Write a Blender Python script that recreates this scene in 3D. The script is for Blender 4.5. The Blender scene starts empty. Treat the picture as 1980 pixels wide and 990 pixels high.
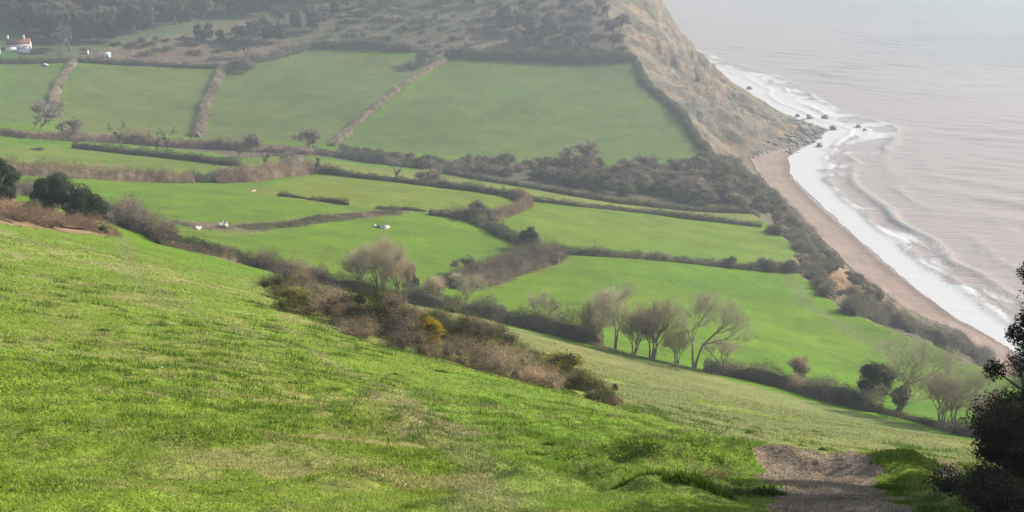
import bpy, math, random
import numpy as np
from mathutils import Vector, Matrix
C = bpy.context.scene.collection
sc = bpy.context.scene
# ================= camera, sky, sun, exposure =================
cam = bpy.data.objects.new('camera', bpy.data.cameras.new('camera')); C.objects.link(cam)
cam.data.sensor_width = 36.0; cam.data.lens = 36.0*2123.0/1980.0
cam.data.clip_start = 0.1; cam.data.clip_end = 20000
cam.location = (0, 0, 130.0)
cam.rotation_euler = (math.pi/2-math.atan(645/2123.0), 0, 0)
sc.camera = cam
SUN_AZ, SUN_EL = math.radians(66), math.radians(29)      # azimuth clockwise from +Y
w = bpy.data.worlds.new("World"); sc.world = w; w.use_nodes = True
nt = w.node_tree; nt.nodes.clear()
sky = nt.nodes.new('ShaderNodeTexSky'); sky.sky_type = 'NISHITA'; sky.sun_disc = False
sky.sun_elevation = SUN_EL; sky.sun_rotation = SUN_AZ; sky.dust_density = 2.0; sky.air_density = 1.0
bg = nt.nodes.new('ShaderNodeBackground'); bg.inputs[1].default_value = 0.11
ow = nt.nodes.new('ShaderNodeOutputWorld')
nt.links.new(sky.outputs[0], bg.inputs[0]); nt.links.new(bg.outputs[0], ow.inputs[0])
sl = bpy.data.lights.new('sun', 'SUN'); sl.energy = 4.2; sl.angle = math.radians(0.6); sl.color = (1.0, 0.93, 0.82)
so = bpy.data.objects.new('sun', sl); C.objects.link(so)
sd = Vector((math.sin(SUN_AZ)*math.cos(SUN_EL), math.cos(SUN_AZ)*math.cos(SUN_EL), math.sin(SUN_EL)))
so.rotation_euler = sd.to_track_quat('Z', 'Y').to_euler(); so.location = (60, 40, 260)
sc.view_settings.view_transform = 'Standard'; sc.view_settings.look = 'None'
sc.view_settings.gamma = 1.0; sc.view_settings.use_curve_mapping = False
sc.view_settings.exposure = 1.04
sc.cycles.max_bounces = 6; sc.cycles.diffuse_bounces = 2; sc.cycles.volume_bounces = 0
sc.cycles.transparent_max_bounces = 8; sc.cycles.use_denoising = True
HAZE = 0.00043
# ================= terrain maths =================
# ---- picture geometry: 1980x990 photograph pixels ----
FPX = 2123.0; CAMZ = 130.0; PITCH = math.atan(645/2123.0)
def ray(px, py):
    """horizontal unit direction and tan(elevation) of a photograph pixel"""
    u = (np.asarray(px, float)-990)/FPX; v = (495-np.asarray(py, float))/FPX
    fy = math.cos(PITCH)+v*math.sin(PITCH); fz = -math.sin(PITCH)+v*math.cos(PITCH)
    h = np.hypot(u, fy)
    return u/h, fy/h, fz/h
def P(px, py, R):
    dx, dy, t = ray(px, py); return (dx*R, dy*R, CAMZ+t*R)
def Pz(px, py, z):
    dx, dy, t = ray(px, py); R = (z-CAMZ)/t; return (dx*R, dy*R, z)
def project(x, y, z):
    dz = z-CAMZ; c, s = math.cos(PITCH), math.sin(PITCH)
    d = y*c-dz*s; v = y*s+dz*c
    return 990+FPX*x/d, 495-FPX*v/d, d
def _h(ix, iy, s):
    n = (ix.astype(np.int64)*374761393+iy.astype(np.int64)*668265263+s*1274126177) & 0xffffffff
    n = ((n ^ (n >> 13))*1274126177) & 0xffffffff
    return ((n ^ (n >> 16)) & 0xffff)/65535.0
def vnoise(x, y, s=0):
    ix = np.floor(x); iy = np.floor(y); fx = x-ix; fy = y-iy
    fx = fx*fx*(3-2*fx); fy = fy*fy*(3-2*fy)
    a = _h(ix, iy, s); b = _h(ix+1, iy, s); c = _h(ix, iy+1, s); d = _h(ix+1, iy+1, s)
    return (a+(b-a)*fx)*(1-fy)+(c+(d-c)*fx)*fy
def fbm(x, y, scale, octv=4, s=0):
    x = np.asarray(x, float)/scale; y = np.asarray(y, float)/scale
    t = 0; a = 1; n = 0
    for o in range(octv):
        t = t+a*(vnoise(x, y, s+o*17)*2-1); n += a; a *= .5
        x, y = x*1.83+y*.9+7.1, y*1.83-x*.9+3.7
    return t/n
# ---- ground heights: sight points (photo x, photo y, distance in m) ----
CP = [
 # near hillside
 (100,990,8),(520,990,8),(1000,990,8.3),(1400,990,9),(1700,990,10.5),(1960,985,10.5),
 (100,800,16.5),(520,800,18),(1000,850,19),(1400,900,18),(1650,930,15),(1850,930,16),
 (0,640,36),(100,700,26),(520,700,31),(850,760,32),(1180,820,28),
 (0,520,70),(250,600,48),(250,500,95),(520,600,68),(640,640,61),(850,696,56),(1000,738,51),(1180,785,45),
 (0,450,105),(110,448,125),(200,455,142),(400,500,152),(400,540,95),
 (1300,830,36),(1450,880,27),(1300,790,75),(1450,850,50),(1600,880,45),(1800,900,45),
 (800,600,160),(1000,640,150),(1150,690,143),(1300,740,115),(1450,790,95),(1700,840,85),(1880,868,85),
 # hedge line at the foot of the hill
 (225,432,176),(400,492,182),(620,546,188),(800,582,182),(1000,628,175),(1140,662,168),(1370,722,158),(1650,792,146),(1850,842,132),(1980,860,125),
 # valley fields
 (0,400,250),(0,330,330),(0,285,430),(300,400,290),(300,345,370),(300,295,465),(500,450,256),(620,500,226),(600,400,305),(600,345,385),
 (700,340,400),(850,500,243),(850,420,305),(1000,545,228),(1000,470,272),(1000,380,372),(1200,600,203),(1200,500,268),(1200,405,372),
 (1400,640,207),(1400,520,283),(1400,430,378),(1540,500,322),(1540,600,253),(1620,660,233),(1700,720,196),(1850,760,180),(1000,350,430),(800,330,440),
 (1250,375,430),(1250,345,462),(620,300,470),(150,272,490),
 # far fields
 (0,235,530),(0,130,690),(300,262,535),(300,130,710),(550,280,520),(550,180,640),(600,95,745),(830,300,500),(900,200,595),(870,118,705),
 (1150,312,502),(1150,200,610),(1200,122,700),(1330,300,520),(1100,118,706),
 # hill behind
 (0,70,770),(300,70,760),(600,50,785),(900,70,750),(1150,60,750),(0,0,860),(300,0,850),(600,0,840),(900,0,815),(1150,0,810),
]
CW = [P(*c) for c in CP]
CW += [(0,0,128.4),(-60,-20,138),(0,-60,140),(60,-30,124),(-120,40,137),(120,0,96),(-300,0,150),(-300,200,110),(-420,420,70),(-650,700,80),
       (-500,1150,165),(-200,1150,165),(60,1150,160),(60,1500,170),(-500,1600,170),(-900,1200,165),(-900,400,120),(100,100,84),(105,160,62),(0,-400,150)]
CW = np.array(CW)
def _U(r2): return np.where(r2 > 1e-9, .5*r2*np.log(np.maximum(r2, 1e-9)), 0)
S = 100.0
def _fit():
    X = CW[:, :2]/S; n = len(X)
    K = _U(((X[:, None]-X[None])**2).sum(-1))+np.eye(n)*2e-4
    Pm = np.hstack([np.ones((n, 1)), X]); A = np.zeros((n+3, n+3))
    A[:n, :n] = K; A[:n, n:] = Pm; A[n:, :n] = Pm.T
    return X, np.linalg.solve(A, np.concatenate([CW[:, 2], np.zeros(3)]))
TX, TW = _fit()
def tps(x, y):
    x = np.asarray(x, float).ravel()/S; y = np.asarray(y, float).ravel()/S
    out = np.empty(len(x)); n = len(TX)
    for i in range(0, len(x), 40000):
        a = x[i:i+40000]; b = y[i:i+40000]
        r2 = (a[:, None]-TX[:, 0])**2+(b[:, None]-TX[:, 1])**2
        out[i:i+40000] = _U(r2)@TW[:n]+TW[n]+TW[n+1]*a+TW[n+2]*b
    return out
# ---- coast lines x(y): cliff top, cliff toe, waterline ----
_re = np.arange(60, 1000, 1.0)
def land_at(px, py):
    dx, dy, s = ray(px, py); g = tps(dx*_re, dy*_re); k = int(np.argmax(g > CAMZ+s*_re)); return (float(dx*_re[k]), float(dy*_re[k]))
EDGE = [(98,-400),(96,0),(92,100)]+[land_at(*c) for c in [(1960,728),(1800,664),(1700,625),(1640,602),(1592,572),(1547,522),(1540,478),(1500,450),(1465,418),(1378,312),(1335,240),(1290,190),(1235,125),(1180,30)]]+[(70,900),(75,1050),(80,1500),(80,2500)]
TOE = [(132,-400),(130,0),(132,150)]+[Pz(*c,3)[:2] for c in [(1850,640),(1722,592),(1640,520),(1560,440),(1500,380),(1440,305),(1490,290),(1540,270),(1578,254)]]+[(188,760),(184,900),(180,960),(150,1100),(120,1400),(100,2500)]
WAT = [(160,-400),(158,0),(158,150)]+[Pz(*c,0)[:2] for c in [(1955,675),(1850,618),(1790,570),(1700,505),(1640,450),(1580,400),(1532,345),(1522,305),(1560,280),(1592,252),(1560,238),(1480,205),(1405,150)]]+[(184,980),(154,1100),(124,1400),(104,2500)]
def line(pts):
    a = np.array(sorted(pts, key=lambda p: p[1])); return lambda y: np.interp(y, a[:, 1], a[:, 0])
edge, toe, wat = line(EDGE), line(TOE), line(WAT)
def sm(a, b, x): t = np.clip((x-a)/(b-a), 0, 1); return t*t*(3-2*t)
def coast(x, y):
    E = edge(y)+fbm(y, x*0, 26, 3, 5)*2.5; T = np.maximum(toe(y), E+14)+fbm(y, x*0, 30, 3, 9)*2; W = np.maximum(wat(y)+fbm(y, x*0, 34, 2, 3)*1.5, T+.5)
    return E, T, W
def ground(x, y, detail=True):
    shp = np.shape(x); x = np.asarray(x, float).ravel(); y = np.asarray(y, float).ravel()
    E, T, W = coast(x, y)
    z = tps(np.minimum(x, E), y)
    u = np.clip((x-E)/(T-E), 0, 1); zb = 3.0
    prof = (1-sm(0, 1, u)*.45-.55*u)
    zc = zb+(z-zb)*prof
    rug = np.sin(np.pi*u)
    zc = zc+rug*(fbm(x*.55, y, 18, 6, 21)*12+np.abs(fbm(x*.3, y, 14, 4, 31))*-14+fbm(x*.8, y, 5, 4, 33)*4)*np.clip((z-8)/45, .15, 1)
    out = np.where(x > E, zc, z)
    b = np.clip((x-T)/(W-T), 0, 1)
    out = np.where(x > T, zb*(1-b)**.9+fbm(x, y, 7, 3, 8)*.15, out)
    out = np.where(x > W, -(x-W)*.06, out)
    if detail:
        pd = np.hypot((x-3.55-.12*(y-12))/1.3, np.maximum(0, np.abs(y-11.2)-2.2)/1.2); pk = sm(.6, 1.6, pd)
        R = np.hypot(x, y); land = (x < E)
        near = np.clip(1-R/60, 0, 1)
        out = out+land*(-.07*(1-pk)+fbm(x, y, 30, 3, 1)*.35*np.clip(R/60, 0, 1)+fbm(x, y, 2.6, 4, 2)*.30*np.clip(1-R/150, 0, 1)*np.clip(R/6, .2, 1)+np.maximum(fbm(x, y, .7, 3, 4), 0)*.22*near+sm(-2, 3, x)*np.clip(1-R/45, 0, 1)*np.abs(fbm(x, y*1.4, 1.9, 3, 6))*.9*np.clip(R/9-.5, 0, 1))*(.15+.85*pk)
    return out.reshape(shp)
_rs = np.concatenate([np.arange(3, 60, .1), np.arange(60, 300, .5), np.arange(300, 1300, 1.2)])
def at(px, py, back=False):
    dx, dy, t = ray(px, py)
    g = ground(dx*_rs, dy*_rs, False); r = CAMZ+t*_rs
    below = g > r
    if not below.any(): return (float(dx*900), float(dy*900), float(ground(dx*900, dy*900)))
    i = int(np.argmax(below)); R = _rs[i]
    x, y = float(dx*R), float(dy*R)
    return x, y, float(ground(np.array([x]), np.array([y]), False)[0])
rng = np.random.default_rng(7); random.seed(7)
# ================= helpers =================
def mesh(name, V, F, cols=None, mats=(), smooth=False, attrs=None, fm=None):
    """V (n,3); F list of equal-width face arrays; cols (n,3) per-vertex colours of the thing itself"""
    V = np.asarray(V, np.float32); me = bpy.data.meshes.new(name)
    Fs = [np.asarray(f, np.int32) for f in (F if isinstance(F, (list, tuple)) and len(F) and hasattr(F[0], 'shape') else [F])]
    Fs = [f for f in Fs if len(f)]
    me.vertices.add(len(V)); me.vertices.foreach_set('co', V.ravel())
    nl = sum(f.size for f in Fs); npoly = sum(len(f) for f in Fs)
    me.loops.add(nl); me.polygons.add(npoly)
    me.loops.foreach_set('vertex_index', np.concatenate([f.ravel() for f in Fs]))
    tot = np.concatenate([np.full(len(f), f.shape[1], np.int32) for f in Fs])
    st = np.concatenate([[0], np.cumsum(tot)[:-1]]).astype(np.int32)
    me.polygons.foreach_set('loop_start', st)
    try: me.polygons.foreach_set('loop_total', tot)
    except Exception: pass
    if smooth: me.polygons.foreach_set('use_smooth', np.ones(npoly, bool))
    if fm is not None: me.polygons.foreach_set('material_index', np.asarray(fm, np.int32))
    if cols is not None:
        a = me.attributes.new('Col', 'FLOAT_COLOR', 'POINT')
        a.data.foreach_set('color', np.hstack([np.asarray(cols, np.float32), np.ones((len(V), 1), np.float32)]).ravel())
    for k, v in (attrs or {}).items():
        a = me.attributes.new(k, 'FLOAT', 'POINT'); a.data.foreach_set('value', np.asarray(v, np.float32))
    me.update(calc_edges=True); me.validate()
    for m in mats: me.materials.append(m)
    return me
def link(name, me, parent=None, loc=(0, 0, 0), rz=0, sc_=1.0):
    o = bpy.data.objects.new(name, me); C.objects.link(o); o.parent = parent
    o.location = loc; o.rotation_euler = (0, 0, rz)
    o.scale = (sc_,)*3 if not hasattr(sc_, '__len__') else sc_
    return o
def tag(o, label=None, cat=None, group=None, kind=None):
    if label: o['label'] = label
    if cat: o['category'] = cat
    if group: o['group'] = group
    if kind: o['kind'] = kind
    return o
def dup(o, loc, rz, s, label, group=None):
    r = o.copy(); C.objects.link(r); r.location = loc; r.rotation_euler = (0, 0, rz); r.scale = (s, s, s) if not hasattr(s, '__len__') else s
    r['label'] = label
    if group: r['group'] = group
    elif 'group' in r: del r['group']
    for ch in o.children:
        c = ch.copy(); C.objects.link(c); c.parent = r
    return r
def gz(x, y): return float(ground(np.array([x]), np.array([y]))[0])
def spot(px, py):
    x, y, _ = at(px, py); return x, y, gz(x, y)
# ---- materials ----
def nodes(name):
    m = bpy.data.materials.new(name); m.use_nodes = True; t = m.node_tree
    return m, t, t.nodes['Principled BSDF']
def N(t, typ, **kw):
    n = t.nodes.new(typ)
    for k, v in kw.items(): setattr(n, k, v)
    return n
def noise(t, vec, scale, detail=4, rough=.55):
    n = N(t, 'ShaderNodeTexNoise'); n.inputs['Scale'].default_value = scale; n.inputs['Detail'].default_value = detail
    n.inputs['Roughness'].default_value = rough; t.links.new(vec, n.inputs['Vector']); return n.outputs['Fac']
def remap(t, v, a, b, c, d):
    n = N(t, 'ShaderNodeMapRange'); t.links.new(v, n.inputs[0])
    for i, x in enumerate((a, b, c, d)): n.inputs[i+1].default_value = x
    return n.outputs[0]
def mul(t, a, b):
    n = N(t, 'ShaderNodeVectorMath', operation='MULTIPLY'); t.links.new(a, n.inputs[0]); t.links.new(b, n.inputs[1]); return n.outputs[0]
def math2(t, op, a, b):
    n = N(t, 'ShaderNodeMath', operation=op)
    for i, v in enumerate((a, b)):
        if isinstance(v, (int, float)): n.inputs[i].default_value = v
        else: t.links.new(v, n.inputs[i])
    return n.outputs[0]
def mix(t, f, a, b):
    n = N(t, 'ShaderNodeMix', data_type='RGBA')
    if isinstance(f, (int, float)): n.inputs[0].default_value = f
    else: t.links.new(f, n.inputs[0])
    for i, v in ((6, a), (7, b)):
        if isinstance(v, tuple): n.inputs[i].default_value = (*v, 1)
        else: t.links.new(v, n.inputs[i])
    return n.outputs[2]
def mat_foliage(name, trans=.25, var=.45):
    m, t, b = nodes(name)
    a = N(t, 'ShaderNodeAttribute', attribute_name='Col'); g = N(t, 'ShaderNodeNewGeometry'); oi = N(t, 'ShaderNodeObjectInfo')
    f = remap(t, noise(t, g.outputs['Position'], .35, 3), .3, .7, 1-var, 1+var)
    r = remap(t, oi.outputs['Random'], 0, 1, .8, 1.22)
    c = mul(t, mul(t, a.outputs['Color'], f), r)
    t.links.new(c, b.inputs['Base Color']); b.inputs['Roughness'].default_value = .85; b.inputs['Specular IOR Level'].default_value = .15
    tr = N(t, 'ShaderNodeBsdfTranslucent'); t.links.new(c, tr.inputs[0])
    mx = N(t, 'ShaderNodeMixShader'); mx.inputs[0].default_value = trans
    t.links.new(b.outputs[0], mx.inputs[1]); t.links.new(tr.outputs[0], mx.inputs[2])
    t.links.new(mx.outputs[0], t.nodes['Material Output'].inputs[0]); return m
def mat_plain(name, col, rough=.7, scale=3.0, var=.15, bump=0.0, spec=.3):
    m, t, b = nodes(name); g = N(t, 'ShaderNodeTexCoord')
    f = remap(t, noise(t, g.outputs['Object'], scale, 6), .25, .75, 1-var, 1+var)
    rgb = N(t, 'ShaderNodeRGB'); rgb.outputs[0].default_value = (*col, 1)
    t.links.new(mul(t, rgb.outputs[0], f), b.inputs['Base Color'])
    b.inputs['Roughness'].default_value = rough; b.inputs['Specular IOR Level'].default_value = spec
    if bump:
        bp = N(t, 'ShaderNodeBump'); bp.inputs['Distance'].default_value = bump; t.links.new(noise(t, g.outputs['Object'], scale*2, 6), bp.inputs['Height'])
        t.links.new(bp.outputs[0], b.inputs['Normal'])
    return m
M_leaf = mat_foliage('winter_foliage', .3, .45)
M_grass = mat_foliage('grass_blades', .35, .15)
M_bark = mat_plain('bark', (.27, .235, .17), .9, 4, .35, .02)
M_bark2 = mat_plain('dark_bark', (.10, .09, .075), .9, 4, .35, .02)
M_rock = mat_plain('coast_rock', (.22, .205, .18), .85, .8, .4, .1)
def mat_ground():
    m, t, b = nodes('ground_cover')
    a = N(t, 'ShaderNodeAttribute', attribute_name='Col'); r = N(t, 'ShaderNodeAttribute', attribute_name='rough')
    g = N(t, 'ShaderNodeNewGeometry'); p = g.outputs['Position']
    f1 = remap(t, noise(t, p, 4.5, 5, .7), .3, .7, .65, 1.35)
    f2 = remap(t, noise(t, p, .9, 5, .65), .3, .7, .82, 1.18)
    f3 = remap(t, noise(t, p, .10, 7, .7), .3, .7, .80, 1.20)
    c = mul(t, mul(t, mul(t, a.outputs['Color'], f1), f2), f3)
    rk = remap(t, noise(t, p, .22, 9, .72), .36, .64, .55, 1.35); one = N(t, 'ShaderNodeMix', data_type='FLOAT'); t.links.new(r.outputs['Fac'], one.inputs[0]); one.inputs[2].default_value = 1; t.links.new(rk, one.inputs[3]); c = mul(t, c, one.outputs[0])
    st = noise(t, p, .35, 5, .65); stw = remap(t, st, .52, .72, 0, .35)          # drier straw patches in the sward
    gr = N(t, 'ShaderNodeMath', operation='SUBTRACT'); gr.inputs[0].default_value = 1; t.links.new(r.outputs['Fac'], gr.inputs[1])
    fac = math2(t, 'MULTIPLY', stw, gr.outputs[0])
    c = mix(t, fac, c, (.16, .17, .05))
    t.links.new(c, b.inputs['Base Color']); b.inputs['Roughness'].default_value = .95; b.inputs['Specular IOR Level'].default_value = .1
    h = math2(t, 'ADD', math2(t, 'MULTIPLY', noise(t, p, 5, 5, .7), .12), math2(t, 'MULTIPLY', math2(t, 'MULTIPLY', noise(t, p, .45, 6, .65), r.outputs['Fac']), 3.0))
    bp = N(t, 'ShaderNodeBump'); bp.inputs['Distance'].default_value = 1.0; bp.inputs['Strength'].default_value = .8
    t.links.new(h, bp.inputs['Height']); t.links.new(bp.outputs[0], b.inputs['Normal'])
    return m
M_ground = mat_ground()
# ================= ground =================
def world_poly(pts):
    out = []
    for i, (a, b) in enumerate(zip(pts, pts[1:]+pts[:1])):
        for k in range(4):
            q = (a[0]+(b[0]-a[0])*k/4, a[1]+(b[1]-a[1])*k/4); out.append(at(*q)[:2])
    return out
def inside(poly, x, y):
    r = np.zeros(x.shape, bool); n = len(poly)
    xs = [p[0] for p in poly]; ys = [p[1] for p in poly]
    bb = (x > min(xs)) & (x < max(xs)) & (y > min(ys)) & (y < max(ys)); X, Y = x[bb], y[bb]; q = np.zeros(X.shape, bool)
    for i in range(n):
        x0, y0 = poly[i]; x1, y1 = poly[(i+1) % n]
        if y0 == y1: continue
        c = ((y0 > Y) != (y1 > Y)) & (X < (x1-x0)*(Y-y0)/(y1-y0)+x0); q ^= c
    r[bb] = q; return r
def dist_line(pts, x, y, far=60):
    d = np.full(x.shape, 1e9)
    for (x0, y0), (x1, y1) in zip(pts, pts[1:]):
        L = (x1-x0)**2+(y1-y0)**2+1e-9; t = np.clip(((x-x0)*(x1-x0)+(y-y0)*(y1-y0))/L, 0, 1)
        d = np.minimum(d, np.hypot(x-x0-t*(x1-x0), y-y0-t*(y1-y0)))
    return d
def wl(pts): return [at(*p)[:2] for p in pts]
GREEN = np.array([.094, .172, .008])
POLYS = [  # (photo outline, colour of the sward)
 ([(650,552),(800,590),(960,625),(1140,672),(1400,735),(1650,800),(1885,862),(1860,905),(1700,895),(1560,870),(1420,845),(1300,815),(1180,770),(1000,705),(850,640)], (.165,.175,.052)),
 ([(0,282),(140,285),(460,325),(400,342),(0,330)], (.120,.170,.022)),
 ([(620,310),(840,335),(1000,365),(1450,415),(1465,432),(1040,388),(1000,375),(800,350),(620,335)], (.140,.175,.030)),
 ([(620,340),(850,360),(1000,385),(960,400),(830,408),(620,395),(480,365)], (.125,.172,.015)),
 ([(1030,395),(1460,437),(1540,480),(1540,520),(1090,490),(960,430)], (.108,.170,.012)),
 ([(0,125),(140,128),(100,235),(0,240)], (.088,.135,.030)),
 ([(140,128),(430,135),(375,265),(110,262)], (.105,.135,.032)),
 ([(440,130),(610,98),(850,118),(650,280),(390,265)], (.098,.135,.032)),
 ([(870,120),(1225,120),(1330,220),(1375,312),(1000,310),(650,285)], (.092,.138,.030)),
]
def ground_colours(x, y, z):
    n = len(x); R = np.hypot(x, y)
    col = np.tile(GREEN, (n, 1)).astype(float); rough = np.zeros(n)
    E, T, W = coast(x, y)
    jx = x+fbm(x, y, 9, 3, 41)*2.0*np.clip(R/120, .3, 2); jy = y+fbm(x, y, 9, 3, 43)*2.0*np.clip(R/120, .3, 2)
    for pts, c in POLYS:
        col[inside(world_poly(pts), jx, jy)] = c
    # broad natural variation between lush and thin grass
    v = fbm(x, y, 45, 4, 51); v2 = fbm(x, y, 11, 4, 52)
    col *= (1+.16*v+.12*v2)[:, None]; col[:, 0] *= 1+.18*fbm(x, y, 70, 3, 53)+.10*v2
    v4 = fbm(x, y, 4.5, 4, 55); col *= (1+.13*v4+.10*fbm(x*.25, y, 6, 4, 56))[:, None]
    # near hillside: yellow-green with straw patches
    nearf = np.clip((150-R)/60, 0, 1)*(col[:, 0] < .13)*(z > 66)
    straw = sm(-.05, .45, .5*fbm(x, y, 12, 4, 61)+.6*fbm(x, y, 1.6, 4, 62)+.3*fbm(x, y, .35, 3, 63)-.02)
    nc = np.array([.135, .192, .022])*(1-straw[:, None])+np.array([.225, .220, .075])*straw[:, None]
    lush = inside(world_poly([(780,735),(900,715),(1120,775),(1450,850),(1700,905),(1480,990),(1010,990),(900,860)]), jx, jy)
    nc = np.where(lush[:, None], nc*.3+np.array([.118, .200, .022])*.7, nc)
    col = col*(1-nearf[:, None])+nc*nearf[:, None]
    def paint(pts, half, c, s=1.0, amt=1.0, seed=71):
        nonlocal col
        d = dist_line(wl(pts), x, y)+fbm(x, y, half*1.6, 4, seed)*half*.9
        w_ = (amt*(1-sm(half*.35, half*1.15, d)))[:, None]; col = col*(1-w_)+np.array(c)*w_
        return w_[:, 0]
    paint([(235,455),(255,520),(330,590),(470,635),(590,675)], 1.2, (.150,.160,.055), amt=.6)
    paint([(590,675),(740,740),(850,800),(900,870),(960,990)], .45, (.170,.165,.075), amt=.55)
    paint([(760,770),(860,840)], .9, (.19,.155,.10), amt=.55)
    paint([(0,440),(120,490),(260,530),(420,560)], 1.3, (.20,.20,.07), amt=.6)
    paint([(1520,530),(1560,590),(1640,640),(1720,680)], 3.0, (.12,.15,.055), amt=.6)
    paint([(60,560),(300,700),(420,660),(560,760)], 1.1, (.20,.19,.06), amt=.4)
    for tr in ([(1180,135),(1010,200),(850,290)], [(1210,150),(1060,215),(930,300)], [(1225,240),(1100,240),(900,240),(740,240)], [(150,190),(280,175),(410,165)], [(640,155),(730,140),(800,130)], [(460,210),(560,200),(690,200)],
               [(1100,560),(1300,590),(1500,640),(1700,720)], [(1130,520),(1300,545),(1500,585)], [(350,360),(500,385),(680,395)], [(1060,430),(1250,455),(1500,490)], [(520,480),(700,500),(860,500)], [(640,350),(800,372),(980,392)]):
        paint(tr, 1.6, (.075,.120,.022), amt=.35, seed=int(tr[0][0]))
    for tr, a_ in (([(1440,500),(1500,505),(1542,505)], .5), ([(965,550),(1000,535),(1090,505)], .4), ([(330,440),(430,455),(560,440)], .4), ([(620,325),(640,345),(660,350)], .5)): paint(tr, 2.0, (.19,.17,.075), amt=a_, seed=int(tr[0][0])+1)
    # worn stony path at the lower right
    pth = inside(world_poly([(1466,912),(1505,899),(1600,903),(1645,918),(1700,940),(1760,1010),(1480,1010),(1500,950)]), x+fbm(x, y, .5, 5, 75)*.35, y+fbm(x, y, .5, 5, 76)*.5)
    col[pth] = np.array([.215,.170,.125])*(1+.35*fbm(x, y, .35, 4, 77)[pth])[:, None]; rough[pth] = .015
    for a in ([(1560,870),(1650,905),(1740,925)], [(1640,880),(1740,912),(1830,930)]): paint(a, .12, (.27,.24,.13), amt=.8)
    paint([(1740,905),(1810,925),(1850,935)], .3, (.24,.18,.13), amt=.8)
    # rough hillside behind the far fields
    line_ = wl([(-60,128),(0,118),(140,120),(430,128),(520,112),(610,90),(800,98),(870,112),(1000,112),(1228,112)])
    lx = [p[0] for p in line_]; ly = [p[1] for p in line_]
    o_ = np.argsort(lx); yl = np.interp(x, np.array(lx)[o_], np.array(ly)[o_])
    hill = (y > yl)&(x < E+2)
    m1 = sm(-.25, .3, fbm(x, y, 60, 4, 81)); m2 = sm(-.1, .35, fbm(x, y, 24, 4, 82))
    hc = np.array([.150,.115,.080])*(1-m1[:, None])+np.array([.080,.100,.045])*m1[:, None]
    hc = hc*(1-.6*m2[:, None])+np.array([.170,.125,.085])*.6*m2[:, None]
    col = np.where(hill[:, None], hc, col); rough = np.where(hill, .5, rough)
    q = inside(world_poly([(-60,-60),(640,-60),(600,25),(430,28),(200,80),(110,78),(60,66),(-60,28)]), jx, jy)&hill; col[q] = np.array([.060,.062,.042])
    for pts, c in (([(-20,30),(35,40),(30,118),(-20,118)], (.07,.14,.04)), ([(150,92),(420,35),(500,30),(470,85),(300,98)], (.15,.13,.075)),
                   ([(60,100),(200,80),(400,30),(480,30),(200,98)], (.10,.13,.06)), ([(880,90),(900,75),(950,78),(965,98),(890,100)], (.16,.15,.09))):
        q = inside(world_poly(pts), jx, jy)&hill; col[q] = c
    # bracken, marshy hollow and gully floor
    for pts, c in (([(-30,392),(60,400),(130,425),(205,440),(195,458),(100,445),(-30,425)], (.23,.16,.09)),
                   ([(330,425),(480,432),(620,415),(740,405),(815,405),(740,420),(620,432),(480,446),(400,446)], (.15,.125,.07)),
                   ([(0,262),(140,268),(330,285),(460,305),(620,300),(600,285),(380,270),(0,250)], (.13,.10,.065)),
                   ([(625,290),(900,312),(1060,318),(1200,320),(1400,312),(1520,425),(1440,412),(1300,395),(1100,368),(850,330),(620,306)], (.10,.085,.055)),
                   ([(400,345),(450,345),(600,325),(610,338),(470,352)], (.15,.10,.07))):
        q = inside(world_poly(pts), jx, jy); col[q] = c; rough[q] = .3
    # cliffs and slips
    cl = (x > E+fbm(x, y, 6, 3, 90)*3)&(x <= T+1)
    u = np.clip((x-E)/(T-E), 0, 1)
    s1 = fbm(x*.35, y, 8, 5, 91); s2 = fbm(x, y, 18, 4, 92); s3 = fbm(x*.5, y, 5, 4, 93)
    cc = np.array([.215,.175,.115])*np.ones((n, 1))
    cc = np.where((s1 > .18)[:, None], cc*.55+np.array([.33,.20,.11])*.45, cc)
    cc = np.where((s1 < -.22)[:, None], np.array([.15,.14,.105]), cc)
    slope_veg = (y < 560)&(u < .75); vg = sm(.02, .22, s2+.35*s3+.15*(.5-u)+np.where(y < 560, .28, 0))[:, None]
    cc = cc*(1-vg)+np.array([.150,.130,.085])*vg
    drk = sm(.25, .45, s3)[:, None]; cc = cc*(1-.35*drk)
    oc = inside(world_poly([(1595,560),(1640,575),(1720,588),(1690,560),(1640,520),(1600,500),(1590,530)]), x+s1*4, y+s2*4); cc = np.where((oc & (s3 < .12))[:, None], np.array([.30,.21,.115])*(1+.3*s1[:, None]), cc)
    col = np.where(cl[:, None], cc, col); rough = np.where(cl, .8, rough)
    be = x > T+1; b = np.clip((x-T)/(W-T), 0, 1)
    bc = np.array([.30,.225,.175])*(1-b[:, None])+np.array([.24,.175,.14])*b[:, None]
    bc = bc*(1+.06*fbm(x*3, y*.4, 8, 4, 95))[:, None]
    wet = sm(.66, .9, b+.05*fbm(x, y, 10, 3, 97))[:, None]; bc = bc*(1-.28*wet)*(1+.10*np.sin(b*22+fbm(x, y, 14, 3, 98)*3)*np.clip(1-b*1.3, 0, 1))[:, None]
    hd = sm(615, 660, y)[:, None]; bc = bc*(1-hd)+np.array([.20,.18,.15])*hd
    col = np.where(be[:, None], bc, col); rough = np.where(be, .03+.5*hd[:, 0], rough)
    return np.clip(col, .01, .9), rough
def polar(angs, rads):
    A, Rr = np.meshgrid(np.radians(angs), rads); x = (Rr*np.sin(A)).ravel(); y = (Rr*np.cos(A)).ravel()
    na, nr = len(angs), len(rads); i = np.arange(nr-1)[:, None]*na+np.arange(na-1)[None]
    F = np.stack([i, i+1, i+1+na, i+na], -1).reshape(-1, 4)[:, ::-1]
    return x, y, F
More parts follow.
